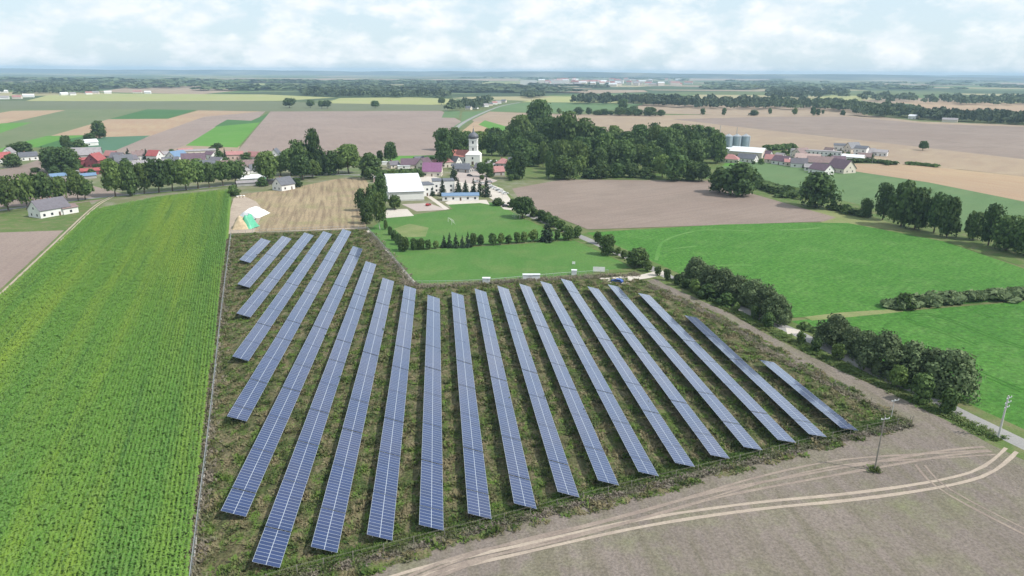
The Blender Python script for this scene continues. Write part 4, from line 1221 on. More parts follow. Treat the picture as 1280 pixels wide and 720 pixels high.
def gardens(n, x0, x1, y0, y1, h, wd, lab, grp, kinds=('bush', 'bush', 'dense', 'round')):
    for _ in range(n):
        x, y = _rw.uniform(x0, x1), _rw.uniform(y0, y1)
        hh = h * _rw.uniform(.7, 1.3)
        tree(_rw.choice(kinds), x, y, y - hh, wd * _rw.uniform(.7, 1.3), lab, grp, cat='tree')
gardens(22, 132, 330, 205, 226, 9, 10, 'dark garden bush or small tree among the houses behind the avenue', 'garden trees behind the avenue')
gardens(9, 30, 130, 203, 226, 7, 9, 'dark garden bush or small tree around the brick farm buildings', 'garden trees of the brick farm')
gardens(16, 478, 570, 203, 222, 7, 8, 'dark garden bush or small tree among the purple-roofed houses', 'garden trees by the purple roofs')
gardens(10, 598, 645, 205, 228, 8, 8, 'dark garden bush or small tree between the church and the wood', 'garden trees right of the church')
gardens(20, 950, 1110, 190, 214, 6, 7, 'dark garden bush or small tree among the houses of the hamlet', 'garden trees of the hamlet')
gardens(8, 885, 952, 196, 206, 5, 6, 'dark garden bush or small tree around the farm hall', 'garden trees of the farm hall')

# ------------------------------------------------------------------ buildings
WIN = {}
def win_mesh(wd, hg):
    k = (round(wd, 2), round(hg, 2))
    if k not in WIN:
        b = MB().box(-wd / 2, wd / 2, -.05, .03, 0, hg)
        WIN[k] = b.mesh('window', GLASS)
    return WIN[k]
DOOR = MB().box(-.5, .5, -.05, .03, 0, 2.1).mesh('door', DOORM)

def gable_roof(b, w_, d_, h, rh, ov=0.45, th=0.22):
    hw, hd = w_ / 2 + ov, d_ / 2
    k = rh / hd
    e = h - ov * k
    prof_r = [(hd + ov, e), (0, h + rh), (0, h + rh + th), (hd + ov, e + th)]
    for sg in (1, -1):
        pts = [(sg * y, z) for y, z in prof_r]
        vs = [(-hw, y, z) for y, z in pts] + [(hw, y, z) for y, z in pts]
        b.add(vs, [(0, 1, 2, 3), (7, 6, 5, 4), (0, 4, 5, 1), (1, 5, 6, 2), (2, 6, 7, 3), (3, 7, 4, 0)])
def hip_roof(b, w_, d_, h, rh, ov=0.45):
    a, c = w_ / 2 + ov, d_ / 2 + ov
    r = max(0.01, (w_ - d_) / 2)
    vs = [(-a, -c, h), (a, -c, h), (a, c, h), (-a, c, h), (-r, 0, h + rh), (r, 0, h + rh)]
    b.add(vs, [(3, 2, 1, 0), (0, 1, 5, 4), (2, 3, 4, 5), (1, 2, 5), (3, 0, 4)])

def house(name, x, y, w_, d_, h, rh, rz, wall, roof, label, cat='house', kind='gable', win=3, floors=1, chim=1, group=None, gwin=1):
    """w_ along the ridge (local x), d_ across; rz turns the front (local -y) from facing the camera"""
    p = G(x, y)
    face = math.atan2(p.x, p.y)
    o = root(name, p, R(rz) - face, label, cat, group)
    b = MB()
    if kind == 'gable':
        b.prism([(-d_ / 2, 0), (d_ / 2, 0), (d_ / 2, h), (0, h + rh), (-d_ / 2, h)], -w_ / 2, w_ / 2)
        b.v = [(yy, xx, z) for xx, yy, z in b.v]
        b.f = [tuple(reversed(f)) for f in b.f]
    else:
        b.box(-w_ / 2, w_ / 2, -d_ / 2, d_ / 2, 0, h)
    part('wall', b.mesh('wall', wall), o)
    r = MB()
    if kind == 'gable': gable_roof(r, w_, d_, h, rh)
    elif kind == 'hip': hip_roof(r, w_, d_, h + .02, rh)
    elif kind == 'flat':
        r.box(-w_ / 2 - .15, w_ / 2 + .15, -d_ / 2 - .15, d_ / 2 + .15, h + .003, h + .35)
    ro = part('roof', r.mesh('roof', roof), o)
    for c in range(chim):
        part('chimney', MB().box(-.35, .35, -.3, .3, 0, 1.6).mesh('chimney', CHIM), ro, ((-.25 + .5 * c) * w_ * .6, d_ * .12, h + rh * .78 if kind != 'flat' else h + .3))
    if win:
        st = w_ / win
        for f in range(floors):
            z = 0.95 + f * 2.8
            for sgn in (-1, 1):
                for k in range(win):
                    xx = -w_ / 2 + st * (k + .5)
                    if sgn < 0 and f == 0 and k == win // 2 and win > 1:
                        part('door', DOOR, o, (xx, -d_ / 2, 0.05)); continue
                    part('window', win_mesh(1.2, 1.3), o, (xx, sgn * d_ / 2, z), math.pi if sgn > 0 else 0)
    if gwin and win:
        for sgn in (-1, 1):
            for yy in (-d_ * .22, d_ * .22):
                part('window', win_mesh(1.0, 1.25), o, (sgn * w_ / 2, yy, .95), sgn * math.pi / 2)
            if kind == 'gable' and rh > 2:
                part('window', win_mesh(.95, 1.1), o, (sgn * w_ / 2, 0, h + .15), sgn * math.pi / 2)
    return o

HS = [
 # name, x, y, w, d, h, rh, rz, wall, roof, label, cat, kind, win, floors, chim
 ('house', 63, 269, 16, 10.5, 4.3, 4.6, 30, WHITE, T_HOUSE, 'white house with a dark grey roof by the farm track beside the maize', 'house', 'gable', 4, 1, 2),
 ('garage', 84.5, 266.5, 8, 7, 3.4, 1.2, 30, WHITE, T_BROWN, 'white garage with a brown roof attached to the house by the farm track', 'garage', 'gable', 1, 1, 0),
 ('house', 4, 203, 12, 9, 3.8, 4.5, 20, WHITE, T_RED, 'white house with a bright red roof at the left edge', 'house', 'gable', 3, 1, 1),
 ('house', 12, 196, 9, 8, 4, 4, 70, WHITE, T_GREY, 'white gable-fronted house behind the bright red roof at the left', 'house', 'gable', 2, 1, 0),
 ('house', 36, 200, 13, 9, 3.5, 3.2, 10, WHITE, T_SLATE, 'white house with slate roof between dark trees at the far left', 'house', 'gable', 3, 1, 1),
 ('barn', 110, 199, 22, 12, 4.5, 5.5, -10, GREYR, T_GREY, 'large grey-roofed barn behind the red brick house', 'barn', 'gable', 0, 1, 0),
 ('house', 121, 208, 13, 10, 5.5, 5.0, 60, BRICK, T_RED, 'red brick house with steep gable, biggest of the brick buildings', 'house', 'gable', 3, 1, 2),
 ('brick_barn', 107, 208, 15, 8, 5.5, 1.5, 5, BRICK, T_RED, 'red brick barn joined to the left of the brick house', 'barn', 'gable', 3, 1, 0),
 ('outbuilding', 120, 217.5, 19, 6, 3, 1.6, 2, BRICK, T_RED, 'long low red brick outbuilding in front of the brick house', 'outbuilding', 'gable', 4, 1, 0),
 ('shed', 84, 213, 14, 6, 2.8, 1.4, 8, WHITE, T_WHITE, 'white shed left of the brick buildings', 'shed', 'gable', 2, 1, 0),
 ('shed', 102, 218.5, 14, 5, 3, .5, 0, CREAM, T_GREY, 'cream flat-roofed shed in front of the brick barn', 'shed', 'flat', 3, 1, 0),
 ('shed', 75, 223.5, 12, 7, 2.4, 1.6, 15, GREYR, T_BLUE, 'left blue-grey roofed shed behind the avenue', 'shed', 'gable', 0, 1, 0),
 ('shed', 109, 223, 11, 6, 2.3, 1.4, 8, GREYR, T_BLUE, 'right blue-grey roofed shed below the brick buildings', 'shed', 'gable', 0, 1, 0),
 ('house', 155, 206, 13, 9, 3.6, 4.6, 8, GREYR, T_SLATE, 'dark slate-roofed house with white trim left of the two conifers', 'house', 'gable', 3, 1, 2),
 ('house', 174, 199.5, 10, 8, 4, 3.0, 0, WHITE, T_BROWN, 'white house with brown roof between the two pointed conifers', 'house', 'gable', 3, 1, 1),
 ('barn', 187, 208, 28, 8, 2.6, 2.6, 3, GREYR, T_GREY, 'long low grey-roofed barn behind the avenue trees', 'barn', 'gable', 0, 1, 0),
 ('house', 194, 200, 10, 9, 4.2, 4.2, -38, WHITE, T_RED, 'white-gabled house with a faded red roof right of the conifers', 'house', 'gable', 2, 1, 0),
 ('house', 222, 200.5, 14, 11, 3.8, 4.4, 42, WHITE, T_BLUE, 'white-gabled house with a blue roof', 'house', 'gable', 3, 1, 0),
 ('house', 214, 205, 12, 9, 2.6, 3.2, 4, GREYR, T_SLATE, 'dark slate roof in front of the blue-roofed house', 'house', 'gable', 2, 1, 0),
 ('barn', 243, 205, 18, 11, 3.6, 5.2, -5, CREAM, T_DPURP, 'barn with a plum-coloured roof right of the blue-roofed house', 'barn', 'gable', 2, 1, 0),
 ('barn', 256, 210, 15, 8, 2.8, 3.4, 2, GREYR, T_SLATE, 'low barn with a dark roof in front of the plum-roofed barn', 'barn', 'gable', 0, 1, 0),
 ('warehouse', 246, 193, 32, 10, 3.6, 1.0, 4, CREAM, T_GREY, 'long pale low building behind the plum-roofed barn', 'building', 'gable', 6, 1, 0),
 ('house', 294, 199, 14, 8, 4.4, 2.4, 0, PINKR, T_PINK, 'pale pink house behind the long brown roof', 'house', 'gable', 4, 1, 1),
 ('barn', 302, 212, 34, 10, 3.0, 4.4, -2, GREYR, T_BROWN, 'very long brown-roofed barn right of the avenue', 'barn', 'gable', 0, 1, 0),
 ('house', 345, 198, 12, 9, 3.6, 5.0, 78, WHITE, T_SLATE, 'house with a dark timbered gable peeping over the trees', 'house', 'gable', 2, 1, 1),
 ('house', 355, 237, 11, 9, 4.0, 4.2, 40, WHITE, T_SLATE, 'small white-gabled house with slate roof at the top of the stubble field', 'house', 'gable', 2, 1, 1),
 ('shed', 341, 230, 8, 5, 2.8, .5, 6, DARKW, T_SLATE, 'dark flat shed left of the small white-gabled house', 'shed', 'flat', 0, 1, 0),
 ('greenhouse', 311, 226, 14, 6, 2.0, 1.6, 6, TARPW, T_WHITE, 'pale plastic greenhouse between the avenue and the small white-gabled house', 'greenhouse', 'gable', 0, 1, 0),
 ('greenhouse', 323, 224, 10, 6, 2.0, 1.6, -4, TARPG, T_WHITE, 'pale green greenhouse beside the white plastic one', 'greenhouse', 'gable', 0, 1, 0),
 ('shed', 311, 232, 15, 5, 2.4, 1.0, 3, GREYR, T_GREY, 'long grey shed in front of the greenhouses', 'shed', 'gable', 0, 1, 0),
 ('house', 516, 210, 18, 9, 3.4, 4.2, -3, CREAM, T_DPURP, 'long house with a dark purple roof above the garden hedge', 'house', 'gable', 4, 1, 0),
 ('shed', 505, 211, 10, 5, 2.4, .5, 0, WHITE, T_WHITE, 'small white shed left of the dark purple roof', 'shed', 'flat', 1, 1, 0),
 ('shed', 481, 206, 15, 4, 2.4, .5, 0, WHITE, T_WHITE, 'long white shed near the lone tall tree', 'shed', 'flat', 2, 1, 0),
 ('house', 541, 219.5, 14, 11, 4.0, 5.6, -8, CREAM, T_PURPLE, 'house with a large bright purple roof behind the school', 'house', 'gable', 3, 1, 1),
 ('house', 531, 211, 12, 9, 3.8, 5.0, 62, CREAM, T_DPURP, 'steep gabled house with dark red-purple roof left of the bright purple one', 'house', 'gable', 2, 1, 0),
 ('house', 557, 208.5, 10, 10, 4.2, 5.0, 20, CREAM, T_PINK, 'square house with a pointed faded red roof left of the church', 'house', 'hip', 3, 1, 1),
 ('garage', 576, 211.5, 14, 6, 3.2, 1.3, 2, WHITE, T_SLATE, 'low white building with dark openings in front of the church', 'garage', 'gable', 5, 1, 0),
 ('house', 629, 213, 11, 9, 6.0, 3.6, -12, GREYR, T_PINK, 'two-storey grey house with a faded red roof right of the church', 'house', 'hip', 3, 2, 1),
 ('shed', 613, 210, 12, 6, 2.8, 1.2, -8, CREAM, T_GREY, 'low pale building between the church and the two-storey house', 'shed', 'gable', 3, 1, 0),
 ('shed', 615, 205, 8, 5, 2.6, .5, 5, WHITE, T_WHITE, 'small white hut behind the low pale building by the church', 'shed', 'flat', 1, 1, 0),
 ('outbuilding', 481, 227, 15, 7, 3.2, .5, -6, PINKR, T_GREY, 'flat outbuilding with pinkish front behind the white hall', 'outbuilding', 'flat', 4, 1, 0),
 ('school_building', 528, 243.5, 12, 13, 7.0, .5, 14.5, WHITE, T_SLATE, 'white flat-roofed school block joined to the white hall', 'school', 'flat', 4, 2, 0),
 ('school_building', 554, 239, 14, 12, 7.4, .5, 4, WHITE, T_SLATE, 'white flat-roofed school wing with tall windows, right of the school block', 'school', 'flat', 3, 2, 0),
 ('clubhouse', 575.5, 250, 22, 6, 3.2, 1.2, 2, WHITE, T_BLUE, 'long low white clubhouse with a blue roof at the top of the pitch', 'clubhouse', 'gable', 5, 1, 0),
 # hamlet on the right
 ('farm_hall', 935, 195.5, 30, 18, 5.0, 3.6, -16, CREAM, T_WHITE, 'large white-roofed farm hall below the silos', 'hall', 'gable', 4, 1, 0),
 ('shed', 909, 191, 14, 8, 4.0, 1.2, 0, WHITE, T_WHITE, 'white shed at the foot of the left silo', 'shed', 'gable', 0, 1, 0),
 ('house', 912, 203, 15, 10, 3.4, 3.8, -8, CREAM, T_PINK, 'house with a hipped pink roof beside the bright green patch', 'house', 'hip', 4, 1, 0),
 ('house', 934, 202, 16, 10, 3.2, 3.6, -22, WHITE, T_SLATE, 'white-gabled house with a dark blue roof below the farm hall', 'house', 'gable', 4, 1, 0),
 ('house', 966, 203, 13, 9, 3.2, 3.6, -10, CREAM, T_PINK, 'faded red roof joined to the purple-roofed white gable', 'house', 'gable', 2, 1, 0),
 ('house', 977, 205.5, 14, 10, 3.4, 4.0, -32, WHITE, T_DPURP, 'white-gabled house with a purple-brown roof left of the hamlet middle', 'house', 'gable', 3, 1, 0),
 ('terrace_house', 1019, 196.5, 44, 9, 6.2, .5, -4, WHITE, T_GREY, 'long two-storey white flat-roofed terrace in the hamlet', 'terrace', 'flat', 12, 2, 0),
 ('house', 1001, 196, 14, 10, 4.2, 4.0, 50, CREAM, T_BROWN, 'pale gabled house in front of the left end of the terrace', 'house', 'gable', 2, 1, 0),
 ('barn', 1009, 204, 20, 11, 3.8, 4.4, -8, CREAM, T_PALE, 'barn with a pale pinkish roof in front of the terrace', 'barn', 'gable', 2, 1, 0),
 ('barn', 1024, 208, 20, 11, 4.0, 4.4, 5, GREYR, T_BROWN, 'barn with a grey-brown roof in the middle of the hamlet', 'barn', 'gable', 0, 1, 0),
 ('house', 1026, 217, 15, 11, 3.6, 4.2, -38, WHITE, T_DPURP, 'white-gabled house with a dark roof at the meadow edge', 'house', 'gable', 3, 1, 0),
 ('house', 1051, 215, 17, 13, 3.8, 6.2, -42, CREAM, T_DPURP, 'big cream-gabled house with steep dark roof at the right of the hamlet', 'house', 'gable', 3, 1, 1),
 ('house', 1051, 187, 14, 9, 4.6, 1.6, 0, WHITE, T_SLATE, 'white house with a low dark roof at the back of the hamlet', 'house', 'gable', 3, 1, 0),
 ('house', 1065, 190, 13, 10, 4.2, 5.4, 45, CREAM, T_SLATE, 'steep dark-roofed gabled house at the back of the hamlet', 'house', 'gable', 2, 1, 0),
 ('house', 1076, 194, 11, 10, 6.8, 2.2, -15, WHITE, T_SLATE, 'tall white house right of the steep dark-roofed one', 'house', 'gable', 2, 2, 0),
 ('shed', 1066, 200, 18, 10, 3.0, 2.0, -12, WHITE, T_WHITE, 'white-roofed shed in front of the tall white house', 'shed', 'gable', 0, 1, 0),
 ('house', 1098, 194.5, 15, 10, 3.6, 2.2, -6, WHITE, T_GREY, 'white low house at the right end of the hamlet', 'house', 'gable', 4, 1, 0),
 ('house', 1141, 148.6, 13, 9, 5.0, 2.4, -20, WHITE, T_WHITE, 'small white house between the two far tree belts', 'house', 'gable', 2, 1, 0),
 ('barn', 1187, 152.5, 22, 10, 4.0, 2.6, -4, CREAM, T_GREY, 'pale-roofed barn under the far tree belt on the right', 'barn', 'gable', 0, 1, 0),
 ('shed', 110, 182, 17, 9, 3.6, 2.6, 18, WHITE, T_WHITE, 'small white shed alone among the fields below the tall dark tree', 'shed', 'gable', 1, 1, 0),
]
for a in HS: house(*a)
RV = random.Random(9)
def small_buildings(spots, lab, grp):
    for x, y in spots:
        house('garden_house', x, y, RV.uniform(8, 13), RV.uniform(6, 9), RV.uniform(2.8, 3.8), RV.uniform(2, 4), RV.uniform(-45, 45), RV.choice([WHITE, WHITE, CREAM, GREYR]),
              RV.choice([T_BROWN, T_DPURP, T_SLATE, T_GREY, T_PINK, T_HOUSE]), lab, 'house', 'gable', 2, 1, RV.randrange(2), grp)
small_buildings([(140, 198), (148, 201), (165, 203), (181, 197), (204, 197), (232, 193), (264, 198), (272, 205), (318, 200), (330, 203), (322, 216), (300, 219)], 'small house half hidden among the garden trees behind the avenue', 'small houses behind the avenue')
small_buildings([(492, 210), (524, 205), (548, 208), (569, 206), (580, 215), (604, 214), (620, 219), (644, 207)], 'small house or shed in the tight cluster around the church', 'small houses around the church')
small_buildings([(958, 197), (988, 207), (998, 209), (1012, 213), (1040, 207), (1047, 203), (1080, 199), (1086, 194), (1036, 193), (975, 199)], 'small house squeezed between the larger roofs of the hamlet', 'small houses of the hamlet')
RFAR = random.Random(4)
for i, (x, y, w_, wm, rm, lab) in enumerate([
    (4, 124, 26, WHITE, T_GREY, 'pale far building at the left edge beyond the fields'), (22, 123.5, 20, CREAM, T_PINK, 'pinkish-roofed far house left of the white far hall'),
    (36, 121.5, 26, WHITE, T_WHITE, 'white far hall beyond the fields on the left'), (5, 116, 22, WHITE, T_WHITE, 'small white building among the hazy trees at the far left'),
    (72, 111, 45, CREAM, T_PINK, 'long pinkish far building among hazy trees'), (88, 110, 30, WHITE, T_GREY, 'pale far building right of the long pinkish one'),
    (80, 119, 20, WHITE, T_WHITE, 'left small white far house at the yellow field'), (91, 119, 16, WHITE, T_GREY, 'second small pale far house at the yellow field'),
    (111, 118, 18, WHITE, T_PINK, 'third small far house at the yellow field, with reddish roof'), (120, 117.5, 18, CREAM, T_GREY, 'fourth small far house at the yellow field'),
    (135, 117, 20, WHITE, T_WHITE, 'white far house among round trees behind the yellow field'), (172, 116.5, 26, CREAM, T_PINK, 'reddish far roofs among trees behind the yellow field'),
    (185, 117, 18, WHITE, T_WHITE, 'last white far house behind the yellow field')]):
    house('house', x, y, w_, 12, 5, 3.5, RFAR.uniform(-25, 25), wm, rm, lab, 'house', 'gable', 0, 1, 0, 'houses beyond the far yellow field')
for i, (x, y) in enumerate([(586, 137), (594, 136), (607, 133.5), (612, 132), (618, 130.5), (623, 129.5), (630, 128)]):
    house('house', x, y, 12, 9, 4, 3, RFAR.uniform(-40, 40), WHITE if i % 3 else CREAM, (T_SLATE, T_PINK, T_GREY)[i % 3], '%s small house along the far road from the tree clump' % ORD[i], 'house', 'gable', 0, 1, 0, 'small houses along the far road')
for i in range(70):                                   # the town under the horizon
    x = RFAR.gauss(745, 50); y = RFAR.uniform(100.5, 108)
    house('town_house', x, y, RFAR.uniform(24, 60), 16, RFAR.uniform(9, 20), 6, RFAR.uniform(-30, 30), RFAR.choice([WHITE, CREAM, CREAM]), RFAR.choice([T_PINK, T_GREY, T_RED, T_WHITE]),
          'pale building of the distant hazy town below the horizon', 'building', 'gable', 0, 1, 0, 'buildings of the distant town')
for i, (x, y) in enumerate([(657, 107.5), (662, 107), (700, 107.5)]):
    house('tower_block', x, y, 60 + 20 * i, 16, 30, 2, 0, WHITE, T_WHITE, ['left white block of flats in the distant town', 'second white block of flats in the distant town', 'wide white block of flats in the distant town'][i], 'block of flats', 'flat', 0, 1, 0)

def hall():
    """white sports hall: low front wall, one broad roof slope facing the pitch"""
    p = G(508.5, 251.5)
    rz = heading(419) - math.pi / 2
    o = root('sports_hall', p, rz, 'big white sports hall with a broad sloping roof at the top of the sports ground', 'hall')
    W2, D, h0, h1 = 10.5, 31, 5.6, 12.0
    b = MB()
    b.v = [(-W2, 0, 0), (W2, 0, 0), (W2, D, 0), (-W2, D, 0), (-W2, 0, h0), (W2, 0, h0), (W2, D, h1), (-W2, D, h1)]
    b.f = [(0, 1, 5, 4), (1, 2, 6, 5), (2, 3, 7, 6), (3, 0, 4, 7), (3, 2, 1, 0)]
    part('wall', b.mesh('wall', WHITE), o)
    r = MB()
    n = 10
    for i in range(n):          # standing seams between ten sheet bays
        xa, xb = -W2 - .3 + (2 * W2 + .6) * i / n, -W2 - .3 + (2 * W2 + .6) * (i + 1) / n - 0.04
        r.add([(xa, -.5, h0 + .02), (xb, -.5, h0 + .02), (xb, D + .4, h1 + .12), (xa, D + .4, h1 + .12), (xa, -.5, h0 + .27), (xb, -.5, h0 + .27), (xb, D + .4, h1 + .37), (xa, D + .4, h1 + .37)],
              [(3, 2, 1, 0), (4, 5, 6, 7), (0, 1, 5, 4), (1, 2, 6, 5), (2, 3, 7, 6), (3, 0, 4, 7)])
    part('roof', r.mesh('roof', T_WHITE), o)
    part('gutter', MB().box(-W2 - .3, W2 + .3, -.68, -.52, h0 - .02, h0 + .16).mesh('gutter', T_SLATE), o)
    part('plinth', MB().box(-W2 - .03, W2 + .03, -.06, -.003, 0, 1.0).mesh('plinth', CONC), o)
    part('verge_trim', MB().add([(-W2 - .42, -.5, h0 - .25), (-W2 - .31, -.5, h0 - .25), (-W2 - .31, D, h1 - .1), (-W2 - .42, D, h1 - .1), (-W2 - .42, -.5, h0 + .35), (-W2 - .31, -.5, h0 + .35), (-W2 - .31, D, h1 + .45), (-W2 - .42, D, h1 + .45)],
         [(3, 2, 1, 0), (4, 5, 6, 7), (0, 1, 5, 4), (1, 2, 6, 5), (2, 3, 7, 6), (3, 0, 4, 7)]).mesh('verge_trim', T_SLATE), o)
hall()

CHWALL = plain('church_render', (0.80, 0.79, 0.76), 0.8, 0.04, 0.3)
T_CHURCH = plain('church_roof_tile', (0.42, 0.16, 0.13), 0.75, 0.15, 0.7)
def church():
    p = G(591.5, 205.5)
    o = root('church', p, R(-6), 'white village church with a red nave roof and a dark onion-domed tower', 'church')
    n = MB()
    n.prism([(-4.6, 0), (4.6, 0), (4.6, 6.4), (0, 11.2), (-4.6, 6.4)], 0, 15)
    n.v = [(-3.5 - yy, xx + 5, z) for xx, yy, z in n.v]
    part('nave_wall', n.mesh('nave_wall', CHWALL), o)
    r = MB(); gable_roof(r, 15, 9.2, 6.4, 4.8)
    part('nave_roof', r.mesh('nave_roof', T_CHURCH), o, (-11.0, 5, 0.05))
    for k in range(3): part('window', win_mesh(1.1, 2.6), o, (-15.5 + 4 * k, 0.4, 2.2))
    t = MB().box(-6.2, 6.2, -3, 8, 0, 8.2); part('tower_base', t.mesh('tower_base', CHWALL), o)
    rb = MB().add([(-6.4, -3.2, 8.2), (6.4, -3.2, 8.2), (6.4, 8.2, 8.2), (-6.4, 8.2, 8.2), (-3.5, -.6, 11.0), (3.5, -.6, 11.0), (3.5, 6, 11.0), (-3.5, 6, 11.0)],
                  [(0, 1, 5, 4), (1, 2, 6, 5), (2, 3, 7, 6), (3, 0, 4, 7), (4, 5, 6, 7)])
    part('base_roof', rb.mesh('base_roof', CHWALL), o)
    part('tower', MB().box(-3.4, 3.4, -.5, 5.9, 8.2, 20.6).mesh('tower', CHWALL), o)
    c = MB().box(-3.75, 3.75, -.85, 6.25, 20.6, 21.1).box(-3.6, 3.6, -.7, 6.1, 15.2, 15.5)
    part('cornice', c.mesh('cornice', CHWALL), o)
    d = MB().lathe([(3.6, 21.1), (4.3, 22.2), (4.4, 23.2), (3.8, 24.4), (2.4, 25.6), (1.2, 26.4), (.7, 27.2), (.5, 28.4), (.08, 30.0)], 18, 0, 2.7)
    dm = part('onion_dome', d.mesh('onion_dome', T_SLATE, True), o)
    part('cross', MB().box(-.07, .07, 2.63, 2.77, 29.9, 31.8).box(-.5, .5, 2.64, 2.76, 31.0, 31.15).mesh('cross', GALV), dm)
    part('door', MB().box(-.9, .9, -3.06, -2.9, 0.02, 2.8).mesh('door', DOORM), o)
    part('window', win_mesh(1.2, 1.8), o, (0, -3, 4.6))
    part('window', win_mesh(1.2, 2.2), o, (0, -.5, 11.6))
    part('window', win_mesh(1.3, 2.2), o, (0, -.5, 17.2))
    part('window', win_mesh(1.2, 2.2), o, (3.4, 2.7, 17.2), math.pi / 2)
    part('window', win_mesh(1.2, 2.2), o, (-3.4, 2.7, 17.2), -math.pi / 2)
church()

for i, x in enumerate((909.5, 920, 931)):
    o = root('grain_silo', G(x, 185.0), 0.3 * i, ['left', 'middle', 'right'][i] + ' one of three blue-grey steel grain silos', 'silo', 'three grain silos')
    prof = [(3.9, 0)]
    for k in range(14): prof += [(3.9, k * .75 + .15), (3.97, k * .75 + .45)]
    prof += [(3.9, 10.6)]
    part('bin', MB().lathe(prof, 28).mesh('bin', SILOM), o)
    part('roof', MB().lathe([(4.1, 10.55), (4.1, 10.65), (.6, 12.4), (.6, 12.8), (.05, 12.85)], 28).mesh('roof', GALV), o)
    part('ladder', MB().box(-.25, .25, -4.12, -4.02, 0.4, 10.6).mesh('ladder', GALV), o)
    o.scale = (1.15, 1.15, 1.15)
def mast(x, y, h, lab):
    o = root('lattice_mast', G(x, y), 0, lab, 'mast')
    b = MB()
    for sx, sy in ((-1, -1), (1, -1), (1, 1), (-1, 1)): b.tube((sx * .7, sy * .7, 0), (sx * .2, sy * .2, h), .07, .06, 5)
    part('leg_frame', b.mesh('leg_frame', GALV), o)
    c = MB(); n = int(h / 1.6)
    for k in range(n):
        a, q = .7 - .5 * k / n, .7 - .5 * (k + 1) / n
        z0, z1 = h * k / n, h * (k + 1) / n
        c.tube((-a, -a, z0), (q, -q, z1), .04, n=4); c.tube((a, a, z0), (-q, q, z1), .04, n=4)
        c.tube((a, -a, z0), (q, q, z1), .04, n=4); c.tube((-a, a, z0), (-q, -q, z1), .04, n=4)
    part('bracing', c.mesh('bracing', GALV), o)
mast(898.5, 181, 21, 'thin lattice mast left of the grain silos')
mast(919.5, 181, 19, 'thin lattice mast behind the middle grain silo')

# ------------------------------------------------------------------ cars
CARM = {k: plain('car_paint_' + k, c, 0.25, 0.03, 0.2) for k, c in dict(white=(.75, .75, .74), silver=(.42, .43, .44), dark=(.03, .035, .045), blue=(.03, .08, .30), red=(.30, .03, .03)).items()}
def car_parts():
    b = MB()
    prof = [(-2.1, .35), (2.1, .35), (2.15, .75), (1.25, .92), (.55, 1.42), (-1.25, 1.45), (-1.95, .98), (-2.15, .8)]
    b.prism(prof, -.86, .86)
    g = MB()
    g.prism([(1.12, .96), (.52, 1.36), (-1.2, 1.38), (-1.75, 1.0)], -.885, .885)
    g.add([(1.22, -.72, .955), (1.22, .72, .955), (.60, .66, 1.40), (.60, -.66, 1.40)], [(0, 1, 2, 3)])
    w_ = MB().tube((0, -.12, 0), (0, .12, 0), .33, n=14)
    h = MB().box(-.04, .04, -.2, .2, -.07, .07)
    return b, g, w_, h
_cb, _cg, _cw, _ch = car_parts()
CG = _cg.mesh('window_band', GLASS); CW = _cw.mesh('wheel', BLACK); CH = _ch.mesh('headlight', plain('lamp_glass', (.7, .7, .68), .2, .02))
CB = {k: _cb.mesh('body', m) for k, m in CARM.items()}
def car(x, y, rz, paint, label, group=None):
    o = root('parked_car', G(x, y, 0.17), rz, label, 'car', group)
    part('body', CB[paint], o); part('window_band', CG, o)
    for sx in (-1.3, 1.35):
        for sy in (-.78, .78): part('wheel', CW, o, (sx, sy, .33))
    for sy in (-.6, .6): part('headlight', CH, o, (2.1, sy, .66))
PK = 'cars on the car park beside the brown field'
for i, (x, y, c) in enumerate([(611.5, 232.5, 'white'), (615, 234.5, 'silver'), (619, 236.5, 'white'), (623, 238.5, 'silver'), (627, 240.5, 'white'), (631.5, 242.5, 'white')]):
    car(x, y, R(12), c, '%s car from the far end in the %s line on the car park, %s' % (ORD[i], 'slanted', 'white' if c == 'white' else 'silver grey'), PK)
for i, (x, y, c) in enumerate([(620, 253.5, 'dark'), (626, 256, 'dark'), (632, 258.5, 'dark')]):
    car(x, y, R(8), c, '%s of three dark cars parked by the top of the pitch' % ['left', 'middle', 'right'][i], PK)
car(587, 220, R(5), 'dark', 'dark car alone on the village square')
car(596, 228, R(30), 'silver', 'silver car behind the conifers by the square')
car(604, 230, R(10), 'white', 'white car at the edge of the village square')
car(612, 228, R(-5), 'silver', 'silver grey car on the road right of the square')
car(535.5, 257, R(70), 'red', 'red car in front of the white hall')
car(771.5, 353, R(150), 'blue', 'blue car on the pale entrance paving beside the panels')

# ------------------------------------------------------------------ sports ground furniture
def goal(x, y, rz, lab):
    o = root('football_goal', G(x, y), rz, lab, 'goal')
    b = MB()
    b.tube((-3.66, 0, 0), (-3.66, 0, 2.44), .06).tube((3.66, 0, 0), (3.66, 0, 2.44), .06).tube((-3.7, 0, 2.44), (3.7, 0, 2.44), .06)
    part('goal_frame', b.mesh('goal_frame', WHITE), o)
    n = MB()
    for k in range(13):
        xx = -3.66 + 7.32 * k / 12
        n.tube((xx, 0, 2.44), (xx, 1.1, 2.3), .012, n=4); n.tube((xx, 1.1, 2.3), (xx, 2.0, 0), .012, n=4)
    for k in range(5): n.tube((-3.66, 1.1 + .9 * k / 4, 2.3 - 2.3 * k / 4), (3.66, 1.1 + .9 * k / 4, 2.3 - 2.3 * k / 4), .012, n=4)
    part('net', n.mesh('net', WHITE), o)
goal(562.5, 279.5, R(-70), 'white football goal on the left of the far pitch')
goal(646.5, 272.5, R(110), 'white football goal beside the large round tree')
